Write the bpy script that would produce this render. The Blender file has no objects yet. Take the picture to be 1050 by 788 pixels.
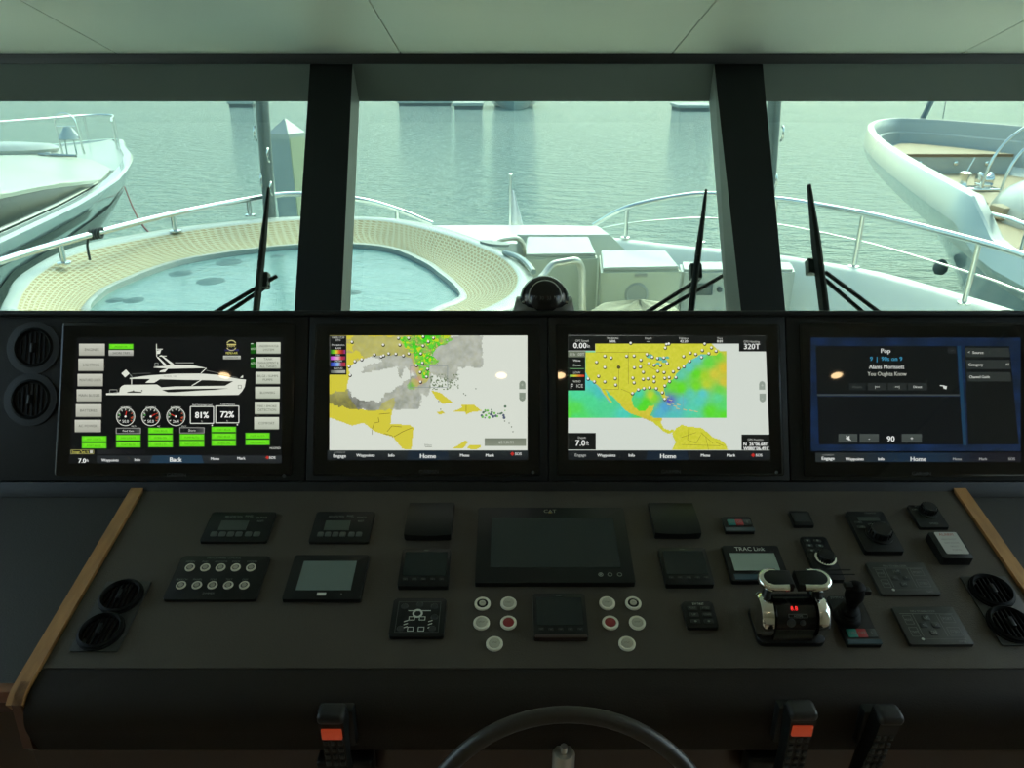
import bpy, bmesh, math, random
from math import sin, cos, tan, pi, radians, sqrt, atan2, exp
from mathutils import Vector, Matrix, noise

# ------------------------------------------------------------------ camera, light, exposure
FPX = 780.0
PITCH = radians(23.5)
CAM = Vector((0, 0, 1.75))
FWD = Vector((0, cos(PITCH), -sin(PITCH)))
UPV = Vector((0, sin(PITCH), cos(PITCH)))
RGT = Vector((1, 0, 0))
SC = bpy.context.scene
COL = SC.collection
cam = bpy.data.cameras.new('camera')
camo = bpy.data.objects.new('camera', cam)
COL.objects.link(camo)
camo.location = CAM
camo.rotation_euler = (pi / 2 - PITCH, 0, 0)
cam.sensor_fit = 'HORIZONTAL'
cam.sensor_width = 36
cam.lens = 36 * FPX / 1050
cam.clip_start = .02
cam.clip_end = 900
SC.camera = camo
SC.view_settings.view_transform = 'Standard'
SC.view_settings.look = 'None'
SC.view_settings.exposure = 0.42
SC.view_settings.gamma = 1
SC.view_settings.use_curve_mapping = False

w = bpy.data.worlds.new('sky')
SC.world = w
w.use_nodes = True
nt = w.node_tree
nt.nodes.clear()
sk = nt.nodes.new('ShaderNodeTexSky')
sk.sky_type = 'NISHITA'
sk.sun_disc = False
sk.sun_elevation = radians(48)
sk.sun_rotation = radians(25)
sk.air_density = 1.0
sk.dust_density = 5.0
sk.ozone_density = 1.0
bgn = nt.nodes.new('ShaderNodeBackground')
bgn.inputs['Strength'].default_value = .70
ow = nt.nodes.new('ShaderNodeOutputWorld')
# bright sea haze low over the water, added to the clear-sky model
tcw = nt.nodes.new('ShaderNodeTexCoord')
sep = nt.nodes.new('ShaderNodeSeparateXYZ')
nt.links.new(tcw.outputs['Generated'], sep.inputs[0])
hz = nt.nodes.new('ShaderNodeMapRange')
hz.inputs[1].default_value = 0
hz.inputs[2].default_value = .8
hz.inputs[3].default_value = 1
hz.inputs[4].default_value = 0
nt.links.new(sep.outputs[2], hz.inputs[0])
hp = nt.nodes.new('ShaderNodeMath')
hp.operation = 'POWER'
hp.inputs[1].default_value = 1.1
nt.links.new(hz.outputs[0], hp.inputs[0])
hc_ = nt.nodes.new('ShaderNodeVectorMath')
hc_.operation = 'SCALE'
hc_.inputs[0].default_value = (1.75, 1.9, 1.75)
nt.links.new(hp.outputs[0], hc_.inputs['Scale'])
ad = nt.nodes.new('ShaderNodeVectorMath')
ad.operation = 'ADD'
nt.links.new(sk.outputs[0], ad.inputs[0])
nt.links.new(hc_.outputs[0], ad.inputs[1])
nt.links.new(ad.outputs[0], bgn.inputs[0])
nt.links.new(bgn.outputs[0], ow.inputs[0])

sun = bpy.data.lights.new('sun', 'SUN')
sun.energy = 1.0
sun.angle = radians(12)
sun.color = (1, .96, .88)
suno = bpy.data.objects.new('sun', sun)
COL.objects.link(suno)
_sd = Vector((sin(radians(25)) * cos(radians(52)), cos(radians(25)) * cos(radians(52)), sin(radians(52))))
suno.rotation_euler = _sd.to_track_quat('Z', 'Y').to_euler()
suno.location = (8, 20, 30)


# ------------------------------------------------------------------ colours and materials
def lin(c):
    return tuple(((v / 255) / 12.92 if v / 255 <= .04045 else ((v / 255 + .055) / 1.055) ** 2.4) for v in c)


MATS = {}


def mat(name, col, rough=.5, metal=0., spec=.5, emit=None, estr=1., coat=0., bump=0., bscale=50., var=0., vscale=8., trans=0.):
    """col: linear rgb"""
    if name in MATS:
        return MATS[name]
    m = bpy.data.materials.new(name)
    m.use_nodes = True
    n = m.node_tree.nodes
    l = m.node_tree.links
    b = n['Principled BSDF']
    b.inputs['Base Color'].default_value = (*col, 1)
    b.inputs['Roughness'].default_value = rough
    b.inputs['Metallic'].default_value = metal
    b.inputs['Specular IOR Level'].default_value = spec
    b.inputs['Coat Weight'].default_value = coat
    b.inputs['Coat Roughness'].default_value = .05
    b.inputs['Transmission Weight'].default_value = trans
    if emit:
        b.inputs['Emission Color'].default_value = (*emit, 1)
        b.inputs['Emission Strength'].default_value = estr
    if var or bump:
        tc = n.new('ShaderNodeTexCoord')
        nz = n.new('ShaderNodeTexNoise')
        nz.inputs['Scale'].default_value = bscale if bump else vscale
        nz.inputs['Detail'].default_value = 5
        l.new(tc.outputs['Object'], nz.inputs['Vector'])
        if bump:
            bp = n.new('ShaderNodeBump')
            bp.inputs['Strength'].default_value = bump
            bp.inputs['Distance'].default_value = .002
            l.new(nz.outputs[0], bp.inputs['Height'])
            l.new(bp.outputs[0], b.inputs['Normal'])
        if var:
            n2 = n.new('ShaderNodeTexNoise')
            n2.inputs['Scale'].default_value = vscale
            n2.inputs['Detail'].default_value = 4
            l.new(tc.outputs['Object'], n2.inputs['Vector'])
            rm = n.new('ShaderNodeMapRange')
            rm.inputs[3].default_value = 1 - var
            rm.inputs[4].default_value = 1 + var
            l.new(n2.outputs[0], rm.inputs[0])
            mx = n.new('ShaderNodeVectorMath')
            mx.operation = 'SCALE'
            mx.inputs[0].default_value = col
            l.new(rm.outputs[0], mx.inputs['Scale'])
            l.new(mx.outputs[0], b.inputs['Base Color'])
    MATS[name] = m
    return m


def wood(name, c1, c2, axis_scale=(3, 60, 60), rough=.35, coat=.3):
    m = mat(name, c1, rough, coat=coat)
    n = m.node_tree.nodes
    l = m.node_tree.links
    tc = n.new('ShaderNodeTexCoord')
    mp = n.new('ShaderNodeMapping')
    mp.inputs['Scale'].default_value = axis_scale
    nz = n.new('ShaderNodeTexNoise')
    nz.inputs['Scale'].default_value = 1.5
    nz.inputs['Detail'].default_value = 6
    cr = n.new('ShaderNodeValToRGB')
    cr.color_ramp.elements[0].position = .35
    cr.color_ramp.elements[1].position = .68
    cr.color_ramp.elements[0].color = (*c2, 1)
    cr.color_ramp.elements[1].color = (*c1, 1)
    l.new(tc.outputs['Object'], mp.inputs[0])
    l.new(mp.outputs[0], nz.inputs['Vector'])
    l.new(nz.outputs[0], cr.inputs[0])
    l.new(cr.outputs[0], n['Principled BSDF'].inputs['Base Color'])
    return m


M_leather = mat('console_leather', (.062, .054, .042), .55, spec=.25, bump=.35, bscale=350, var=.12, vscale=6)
M_leather_shade = mat('shaded_front_leather', (.020, .0165, .013), .55, spec=.12, bump=.3, bscale=350)  # console leather again, darkened for the shade on the front roll
M_board = mat('dash_board_black', (.008, .0088, .0088), .5, spec=.3, bump=.15, bscale=300)
M_bezel = mat('bezel_black', (.0045, .005, .0055), .2, spec=.35)
M_plast = mat('black_plastic', (.006, .0073, .0072), .4, spec=.28)
M_plast2 = mat('dark_grey_plastic', (.02, .024, .023), .42, spec=.4)
M_rub = mat('black_rubber', (.0035, .004, .004), .6, spec=.12)
M_glassblk = mat('dead_screen_glass', (.010, .015, .015), .12, spec=.45)
M_lcd = mat('grey_lcd', (.125, .165, .15), .25)
M_lcd2 = mat('pale_lcd', (.235, .30, .255), .25)
M_lcd3 = mat('dim_lcd', (.035, .047, .040), .3)
M_white = mat('white_print', (.55, .58, .52), .5)
M_dimwhite = mat('dim_print', (.16, .18, .16), .5)
M_faint = mat('faint_print', (.06, .07, .063), .5)
M_ivory = mat('ivory_button', (.66, .65, .52), .4)
M_ivoryd = mat('ivory_button_face', (.40, .39, .30), .4)
M_red = mat('red_button', (.24, .016, .018), .4)
M_redled = mat('red_digits', (.02, 0, 0), .4, emit=(1, .03, .03), estr=.9)
M_redkey = mat('red_key', (.30, .025, .03), .4)
M_green = mat('green_key', (.012, .16, .13), .4)
M_orange = mat('orange_lit_display', (.1, .01, 0), .3, emit=(.30, .035, .012), estr=.5)
M_chrome = mat('chrome', (.78, .79, .77), .09, metal=1)
M_chromed = mat('brushed_chrome', (.45, .45, .43), .22, metal=1)
M_steel = mat('polished_stainless', (.72, .74, .73), .18, metal=1)
M_steelm = mat('satin_handle_steel', (.62, .6, .54), .3, metal=.75)
M_gel = mat('white_gelcoat', (.50, .52, .475), .3, coat=.3)
M_deck = mat('white_deck_gelcoat', (.84, .86, .78), .4, coat=.2)
M_gel2 = mat('shade_tinted_gelcoat', (.60, .62, .51), .35, coat=.1)  # white boxes; the beige of their shaded fronts is put in this colour
M_gelb = mat('blue_white_hull', (.42, .49, .49), .16, coat=.7)
M_silver = mat('silver_hull_paint', (.30, .37, .39), .16, coat=.8)
M_darkglass = mat('yacht_dark_glass', (.02, .032, .03), .2, spec=.2)
M_teak = wood('weathered_teak', (.55, .42, .27), (.45, .33, .20), (2, 30, 30), .6, 0)
M_wood = wood('oak_trim', (.40, .20, .068), (.28, .13, .042), (40, 3, 40))
M_woodpan = wood('cherry_panel', (.036, .0145, .0055), (.024, .0095, .004), (3, 30, 5))
M_edge = wood('red_edging', (.24, .095, .05), (.17, .065, .034), (3, 30, 5))
M_woodlip = wood('cherry_lip', (.11, .042, .021), (.075, .028, .014), (3, 30, 5))
M_ceil = mat('cream_headliner', (.86, .87, .76), .45, spec=.4, bump=.06, bscale=120, var=.02, vscale=2)
M_head = mat('grey_headliner_vinyl', (.12, .14, .125), .5, bump=.1, bscale=200)
M_gasket = mat('black_gasket', (.005, .006, .006), .5)
M_pillar = mat('pillar_dark_vinyl', (.010, .0125, .0112), .6, spec=.2, bump=.1, bscale=250)
M_reveal = mat('pillar_grey_reveal', (.19, .21, .185), .5)
M_wall = mat('cabin_wall_panel', (.82, .78, .68), .5)
M_floor = mat('bounce_carpet', (.40, .36, .30), .9, bump=.3, bscale=200)  # unseen floor, made pale to bounce light onto the ceiling
M_pile = mat('concrete_pile', (.42, .46, .44), .8, bump=.3, bscale=20, var=.15, vscale=3)
M_piley = mat('pile_yellowish_face', (.55, .55, .36), .6, var=.1)
M_dock = mat('dock_timber', (.22, .23, .22), .8, var=.2, vscale=1)
M_strut = mat('grey_painted_strut', (.16, .19, .185), .3, coat=.3, metal=.3)
M_rope = mat('dark_red_rope', (.22, .07, .07), .8)
M_ropeb = mat('black_rope', (.05, .06, .06), .8)
M_flag = mat('white_flag_cloth', (.85, .85, .88), .8)
M_lamp = mat('warm_lamp_glow', (1, .8, .5), .5, emit=(1, .70, .36), estr=26)
M_beige = mat('beige_canvas_cover', (.58, .54, .38), .75, bump=.2, bscale=30)
M_vent = mat('deck_vent_grey', (.12, .14, .14), .5)
M_cloth = mat('steering_leather', (.022, .019, .016), .42, spec=.5)


def tile_mat():
    m = mat('woven_teak_band', (.6, .5, .25), .55)
    n = m.node_tree.nodes
    l = m.node_tree.links
    uv = n.new('ShaderNodeUVMap')
    wv = n.new('ShaderNodeTexBrick')
    wv.inputs['Color1'].default_value = (.44, .335, .165, 1)
    wv.inputs['Color2'].default_value = (.37, .275, .13, 1)
    wv.inputs['Mortar'].default_value = (.60, .55, .38, 1)
    wv.inputs['Scale'].default_value = 1
    wv.inputs['Mortar Size'].default_value = .16
    wv.inputs['Brick Width'].default_value = 1.0
    wv.inputs['Row Height'].default_value = 1.0
    wv.offset = .5
    l.new(uv.outputs[0], wv.inputs['Vector'])
    l.new(wv.outputs[0], n['Principled BSDF'].inputs['Base Color'])
    return m


M_tile = tile_mat()


def water_mat(name, col, rough, s1, s2, st, dist, spec=.5):
    m = mat(name, col, rough, spec=spec)
    n = m.node_tree.nodes
    l = m.node_tree.links
    b = n['Principled BSDF']
    b.inputs['IOR'].default_value = 1.33
    tc = n.new('ShaderNodeTexCoord')
    mp = n.new('ShaderNodeMapping')
    mp.inputs['Scale'].default_value = (.75, 1.5, 1)
    mp.inputs['Rotation'].default_value = (0, 0, radians(15))
    l.new(tc.outputs['Object'], mp.inputs[0])
    hs = []
    for s, d in ((s1, 3), (s2, 3)):
        z = n.new('ShaderNodeTexNoise')
        z.inputs['Scale'].default_value = s
        z.inputs['Detail'].default_value = d
        z.inputs['Roughness'].default_value = .55
        l.new(mp.outputs[0], z.inputs['Vector'])
        hs.append(z)
    a = n.new('ShaderNodeMath')
    a.operation = 'MULTIPLY_ADD'
    a.inputs[1].default_value = s1 / s2 * 1.6
    l.new(hs[1].outputs[0], a.inputs[0])
    l.new(hs[0].outputs[0], a.inputs[2])
    bp = n.new('ShaderNodeBump')
    bp.inputs['Strength'].default_value = st
    bp.inputs['Distance'].default_value = dist
    l.new(a.outputs[0], bp.inputs['Height'])
    l.new(bp.outputs[0], b.inputs['Normal'])
    return m


M_sea = water_mat('harbour_water', (.31, .43, .40), .05, 1.5, 6.5, 1.0, .6)
M_pool = water_mat('hot_tub_water', (.22, .36, .36), .04, 6, 20, .5, .02)


def glass_mat(name, tint):
    m = bpy.data.materials.new(name)
    m.use_nodes = True
    n = m.node_tree.nodes
    l = m.node_tree.links
    n.clear()
    o = n.new('ShaderNodeOutputMaterial')
    t = n.new('ShaderNodeBsdfTransparent')
    t.inputs[0].default_value = (*tint, 1)
    g = n.new('ShaderNodeBsdfGlossy')
    g.inputs['Roughness'].default_value = .02
    g.inputs['Color'].default_value = (1, 1, 1, 1)
    mx = n.new('ShaderNodeMixShader')
    f = n.new('ShaderNodeFresnel')
    f.inputs['IOR'].default_value = 1.25
    l.new(f.outputs[0], mx.inputs[0])
    l.new(t.outputs[0], mx.inputs[1])
    l.new(g.outputs[0], mx.inputs[2])
    l.new(mx.outputs[0], o.inputs[0])
    return m


M_pane = glass_mat('green_tinted_glass', (.445, .548, .506))
M_clear = glass_mat('clear_glass', (.90, .96, .93))


def display_mat():
    m = bpy.data.materials.new('lit_display')
    m.use_nodes = True
    n = m.node_tree.nodes
    b = n['Principled BSDF']
    b.inputs['Base Color'].default_value = (.004, .004, .004, 1)
    b.inputs['Roughness'].default_value = .025
    b.inputs['Specular IOR Level'].default_value = .4
    a = n.new('ShaderNodeVertexColor')
    a.layer_name = 'Col'
    m.node_tree.links.new(a.outputs[0], b.inputs['Emission Color'])
    b.inputs['Emission Strength'].default_value = .68
    return m


M_disp = display_mat()


# ------------------------------------------------------------------ measuring planes
class Plane:
    def __init__(s, O, Y, X=(1, 0, 0)):
        s.O = Vector(O)
        s.X = Vector(X).normalized()
        s.Y = Vector(Y).normalized()
        s.N = s.X.cross(s.Y).normalized()

    def hit(s, px, py, h=0.):
        d = FWD + RGT * ((px - 525) / FPX) + UPV * ((394 - py) / FPX)
        o = s.O + s.N * h
        return CAM + d * ((o - CAM).dot(s.N) / d.dot(s.N))

    def loc(s, px, py, h=0.):
        v = s.hit(px, py, h) - s.O
        return v.dot(s.X), v.dot(s.Y)

    def w(s, a, b, c=0.):
        return s.O + s.X * a + s.Y * b + s.N * c

    def M(s, a=0., b=0., c=0.):
        p = s.w(a, b, c)
        return Matrix(((s.X.x, s.Y.x, s.N.x, p.x), (s.X.y, s.Y.y, s.N.y, p.y), (s.X.z, s.Y.z, s.N.z, p.z), (0, 0, 0, 1)))


def ray(px, py):
    return FWD + RGT * ((px - 525) / FPX) + UPV * ((394 - py) / FPX)


def atz(px, py, z):
    d = ray(px, py)
    return CAM + d * ((z - CAM.z) / d.z)


def aty(px, py, y):
    d = ray(px, py)
    return CAM + d * (y / d.y)


# ------------------------------------------------------------------ mesh builder
class MB:
    def __init__(s):
        s.bm = bmesh.new()
        s.mi = 0
        s.uv = None

    def _f(s, vs):
        try:
            f = s.bm.faces.new(vs)
            f.material_index = s.mi
            return f
        except ValueError:
            return None

    def box(s, x0, y0, z0, x1, y1, z1, bev=0., seg=2):
        r = bmesh.ops.create_cube(s.bm, size=1)
        vs = r['verts']
        for v in vs:
            v.co = Vector(((x0 + x1) / 2 + v.co.x * (x1 - x0), (y0 + y1) / 2 + v.co.y * (y1 - y0), (z0 + z1) / 2 + v.co.z * (z1 - z0)))
        fs = set(f for v in vs for f in v.link_faces)
        for f in fs:
            f.material_index = s.mi
        if bev:
            es = list(set(e for v in vs for e in v.link_edges))
            bmesh.ops.bevel(s.bm, geom=es, offset=bev, segments=seg, affect='EDGES', profile=.5, material=-1)
        return s

    def prism(s, pts, z0, z1, bev=0., taper=1.):
        """2-D outline extruded along z (pts counter-clockwise)"""
        cx = sum(p[0] for p in pts) / len(pts)
        cy = sum(p[1] for p in pts) / len(pts)
        a = [s.bm.verts.new((p[0], p[1], z0)) for p in pts]
        b = [s.bm.verts.new((cx + (p[0] - cx) * taper, cy + (p[1] - cy) * taper, z1)) for p in pts]
        n = len(pts)
        s._f(a[::-1])
        top = s._f(b)
        for i in range(n):
            s._f([a[i], a[(i + 1) % n], b[(i + 1) % n], b[i]])
        if bev and top:
            bmesh.ops.bevel(s.bm, geom=list(top.edges), offset=bev, segments=2, affect='EDGES', profile=.5, material=-1)
        return s

    def hexa(s, bot, top):
        """two quads of world points joined to a solid"""
        a = [s.bm.verts.new(p) for p in bot]
        b = [s.bm.verts.new(p) for p in top]
        n = len(a)
        s._f(a[::-1])
        s._f(b)
        for i in range(n):
            s._f([a[i], a[(i + 1) % n], b[(i + 1) % n], b[i]])
        return s

    def lathe(s, prof, n=32, M=None, cap=True):
        M = M or Matrix.Identity(4)
        rows = []
        for r, z in prof:
            rows.append([s.bm.verts.new(M @ Vector((r * cos(2 * pi * i / n), r * sin(2 * pi * i / n), z))) for i in range(n)])
        for a, b in zip(rows, rows[1:]):
            for i in range(n):
                s._f([a[i], a[(i + 1) % n], b[(i + 1) % n], b[i]])
        if cap:
            s._f(rows[0][::-1])
            s._f(rows[-1])
        return s

    def tube(s, pts, r, n=8, closed=False, sx=1.):
        pts = [Vector(p) for p in pts]
        N = len(pts)
        rows = []
        up = None
        for i, p in enumerate(pts):
            if closed:
                t = (pts[(i + 1) % N] - pts[i - 1]).normalized()
            else:
                t = (pts[min(i + 1, N - 1)] - pts[max(i - 1, 0)]).normalized()
            if up is None:
                up = Vector((0, 0, 1)) if abs(t.z) < .9 else Vector((0, 1, 0))
            u = (up - t * up.dot(t)).normalized()
            up = u
            v = t.cross(u)
            rr = r[i] if isinstance(r, (list, tuple)) else r
            rows.append([s.bm.verts.new(p + u * (rr * cos(2 * pi * k / n)) + v * (rr * sx * sin(2 * pi * k / n))) for k in range(n)])
        m = N if closed else N - 1
        for i in range(m):
            a, b = rows[i], rows[(i + 1) % N]
            for k in range(n):
                s._f([a[k], a[(k + 1) % n], b[(k + 1) % n], b[k]])
        if not closed:
            s._f(rows[0][::-1])
            s._f(rows[-1])
        return s

    def loft(s, rows, cu=False, uvs=None, flip=False):
        vs = [[s.bm.verts.new(p) for p in r] for r in rows]
        n = len(rows[0])
        lay = s.bm.loops.layers.uv.verify() if uvs else None
        for i in range(len(rows) - 1):
            for k in range(n if cu else n - 1):
                k2 = (k + 1) % n
                q = [vs[i][k], vs[i][k2], vs[i + 1][k2], vs[i + 1][k]]
                if flip:
                    q = q[::-1]
                f = s._f(q)
                if f and uvs:
                    ua, ub = (uvs[0][k], uvs[0][k + 1]) if isinstance(uvs[0], list) else (k * uvs[0], (k + 1) * uvs[0])
                    us = [(ua, i * uvs[1]), (ub, i * uvs[1]), (ub, (i + 1) * uvs[1]), (ua, (i + 1) * uvs[1])]
                    for lp, u in zip(f.loops, us):
                        lp[lay].uv = u
        return s

    def poly(s, pts):
        s._f([s.bm.verts.new(p) for p in pts])
        return s

    def text(s, txt, h, cx, cy, z, wmax=None, align='C', sx=1.):
        vs, fs = glyphs(txt)
        if not vs:
            return s
        x0 = min(v[0] for v in vs)
        x1 = max(v[0] for v in vs)
        y1 = .7
        k = h / y1
        kx = k * sx
        if wmax and (x1 - x0) * kx > wmax:
            kx = wmax / (x1 - x0)
        ox = {'C': (x0 + x1) / 2, 'L': x0, 'R': x1}[align]
        bv = [s.bm.verts.new((cx + (v[0] - ox) * kx, cy + (v[1] - .35) * k, z)) for v in vs]
        for f in fs:
            s._f([bv[i] for i in f])
        return s

    def build(s, name, mats, parent=None, org=None, M=None, smooth=35, solid=0.):
        bmesh.ops.remove_doubles(s.bm, verts=s.bm.verts, dist=1e-7)
        bmesh.ops.recalc_face_normals(s.bm, faces=s.bm.faces)
        if org is not None:
            bmesh.ops.translate(s.bm, verts=s.bm.verts, vec=-Vector(org))
        me = bpy.data.meshes.new(name)
        s.bm.to_mesh(me)
        s.bm.free()
        for m in (mats if isinstance(mats, (list, tuple)) else [mats]):
            me.materials.append(m)
        if smooth:
            me.polygons.foreach_set('use_smooth', [True] * len(me.polygons))
            me.set_sharp_from_angle(angle=radians(smooth))
        o = bpy.data.objects.new(name, me)
        COL.objects.link(o)
        if parent is not None:
            o.parent = parent
        elif M is not None:
            o.matrix_world = M
        elif org is not None:
            o.location = org
        if solid:
            md = o.modifiers.new('thickness', 'SOLIDIFY')
            md.thickness = solid
            md.offset = 0
        return o


_GL = {}


def glyphs(txt):
    if txt not in _GL:
        c = bpy.data.curves.new('t', 'FONT')
        c.body = txt
        c.resolution_u = 2
        o = bpy.data.objects.new('t', c)
        me = o.to_mesh()
        _GL[txt] = ([tuple(v.co) for v in me.vertices], [tuple(p.vertices) for p in me.polygons])
        o.to_mesh_clear()
        bpy.data.objects.remove(o)
        bpy.data.curves.remove(c)
    return _GL[txt]


def tag(o, label, cat, group=None):
    o['label'] = label
    o['category'] = cat
    if group:
        o['group'] = group
    return o


def thing(name, label, cat, loc=None, M=None, group=None):
    o = bpy.data.objects.new(name, None)
    o.empty_display_size = .05
    COL.objects.link(o)
    if M is not None:
        o.matrix_world = M
    else:
        o.location = loc
    return tag(o, label, cat, group)


def struct(o):
    o['kind'] = 'structure'
    return o


def rrect(x0, y0, x1, y1, r, n=5):
    p = []
    for cx, cy, a in ((x1 - r, y0 + r, -pi / 2), (x1 - r, y1 - r, 0), (x0 + r, y1 - r, pi / 2), (x0 + r, y0 + r, pi)):
        for i in range(n + 1):
            t = a + pi / 2 * i / n
            p.append((cx + r * cos(t), cy + r * sin(t)))
    return p


def smoothpts(pts, k=6):
    """Catmull-Rom through pts"""
    pts = [Vector(p) for p in pts]
    out = []
    for i in range(len(pts) - 1):
        p0 = pts[max(i - 1, 0)]
        p1, p2 = pts[i], pts[i + 1]
        p3 = pts[min(i + 2, len(pts) - 1)]
        for j in range(k):
            t = j / k
            out.append(.5 * ((2 * p1) + (p2 - p0) * t + (2 * p0 - 5 * p1 + 4 * p2 - p3) * t * t + (3 * p1 - p0 - 3 * p2 + p3) * t ** 3))
    out.append(pts[-1])
    return out


# ------------------------------------------------------------------ the wheelhouse: measuring planes
RAKE = radians(56)
GLP = Plane(aty(525, 316, 2.6), (0, cos(RAKE), sin(RAKE)))          # glass, leaning forward at the top
TS = radians(61.5)
SCR = Plane(CAM + ray(525, 408) * 1.77, (0, cos(TS), sin(TS)))      # monitor board
TC = radians(11.5)
CON = Plane(SCR.hit(525, 502), (0, cos(TC), sin(TC)))               # control console
SEA_Z = -3.25
HW = 2.55                                                           # cabin half width

PIN = .16                                                           # depth of the window posts
zh = GLP.hit(525, 104)
hin = GLP.hit(525, 66, PIN)
gk = aty(525, 57, hin.y - .01)
CE = Plane(aty(525, 56, hin.y - .02), (0, -cos(radians(13.75)), sin(radians(13.75))), (-1, 0, 0))   # ceiling seen from below

# header over the windows
b = MB()
for x0, x1 in ((-HW, HW),):
    P = [(hin.y, hin.z), (zh.y - .005, zh.z), (zh.y + .10, zh.z), (zh.y + .25, zh.z + .25), (hin.y, hin.z + .12)]
    b.hexa([(x0, p[0], p[1]) for p in P], [(x1, p[0], p[1]) for p in P])
struct(b.build('trim_header', M_head, smooth=0))
b = MB()
b.box(-HW, gk.y - .03, hin.z, HW, hin.y + .02, gk.z + .015, .004)
struct(b.build('trim_gasket', M_gasket))

# ceiling: sloping front panels with narrow shadow gaps, flat aft part
b = MB()
seams = []
for (a, c) in (((20, 0), (120, 55)), ((378, 0), (411, 55)), ((735, 0), (689, 55)), ((1075, 8), (985, 55))):
    p0, p1 = CE.loc(*a), CE.loc(*c)
    k = (p0[0] - p1[0]) / (p0[1] - p1[1])
    seams.append((p1[0] - k * p1[1], k))
L1 = 3.0
g = .0022
edges = [(HW + .3, 0.)] + seams + [(-HW - .3, 0.)]
for (xa, ka), (xb, kb) in zip(edges, edges[1:]):
    lo = lambda x, k, y, s: x + k * y + s * g
    q = [lo(xa, ka, -.02, -1), lo(xb, kb, -.02, 1), lo(xb, kb, L1, 1), lo(xa, ka, L1, -1)]
    q = [max(-HW - .3, min(HW + .3, v)) for v in q]
    bot = [CE.w(q[0], -.02), CE.w(q[1], -.02), CE.w(q[2], L1), CE.w(q[3], L1)]
    top = [p + CE.N * .02 for p in bot]
    b.hexa(bot, top)
for f in b.bm.faces:
    f.material_index = 0
b.mi = 1
b.hexa([CE.w(-HW - .3, -.02, .012), CE.w(HW + .3, -.02, .012), CE.w(HW + .3, L1, .012), CE.w(-HW - .3, L1, .012)],
       [CE.w(-HW - .3, -.02, .05), CE.w(HW + .3, -.02, .05), CE.w(HW + .3, L1, .05), CE.w(-HW - .3, L1, .05)])
b.mi = 0
ce = CE.w(0, L1)
b.box(-HW - .3, -3.2, ce.z, HW + .3, ce.y, ce.z + .06)
struct(b.build('ceiling', [M_ceil, M_gasket], smooth=0))
CEILZ = ce.z


def post(name, label, inner, glass):
    """inner / glass: ((x at y0, y0), (x at y1, y1)) photo measurements of the left and right edges"""
    def ln(e, y):
        (xa, ya), (xb, yb) = e
        return xa + (xb - xa) * (y - ya) / (yb - ya)
    yb, yt = 395, 58
    q = []
    for y in (yb, yt):
        q.append([GLP.hit(ln(inner[0], y), y, PIN), GLP.hit(ln(inner[1], y), y, PIN), GLP.hit(ln(glass[1], y), y, .0), GLP.hit(ln(glass[0], y), y, .0)])
    m = MB()
    m.hexa(q[0], q[1])
    for f in m.bm.faces:
        f.material_index = 1
    # the two outward side faces carry the lighter reveal
    m.bm.faces.ensure_lookup_table()
    for f in m.bm.faces:
        c = f.calc_center_median()
        inn = sum((v.co - GLP.O).dot(GLP.N) for v in f.verts) / len(f.verts)
        if inn > PIN * .9:
            f.material_index = 0
    o = struct(m.build(name, [M_pillar, M_reveal], smooth=0))
    return o


post('trim_post_left', '', (((318, 66), (302, 316)), ((361, 78), (350, 316))), (((326, 66), (312, 316)), ((368.5, 104), (359, 316))))
post('trim_post_right', '', (((736.5, 104), (759.5, 316)), ((782, 66), (805, 316))), (((727, 104), (744, 316)), ((776, 66), (797, 316))))
sl = GLP.hit(525, 395)
xl = lambda px, py, h=0: GLP.loc(px, py, h)[0]
yb_, yt_ = GLP.loc(525, 395)[1], GLP.loc(525, 96)[1]
for nme, xa, xb in (('window_1', -HW, xl(320, 200)), ('window_2', xl(350, 200), xl(744, 200)), ('window_3', xl(785, 200), HW)):
    m = MB()
    m.box(xa, yb_ - .05, -.012, xb, yt_ + .05, -.004)
    struct(m.build(nme, M_pane, M=GLP.M(), smooth=0))
# sill and the shelf falling away behind the instrument board
m = MB()
m.box(-HW, sl.y - .1, sl.z - .12, HW, sl.y + .2, sl.z - .02, .01)
struct(m.build('trim_sill', M_gasket))
brow = SCR.hit(525, 322)
m = MB()
m.hexa([(-HW, brow.y + .02, brow.z - .05), (HW, brow.y + .02, brow.z - .05), (HW, sl.y, sl.z - .06), (-HW, sl.y, sl.z - .06)],
       [(-HW, brow.y + .02, brow.z - .03), (HW, brow.y + .02, brow.z - .03), (HW, sl.y, sl.z - .02), (-HW, sl.y, sl.z - .02)])
struct(m.build('trim_dash_shelf', M_gasket, smooth=0))

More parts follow.
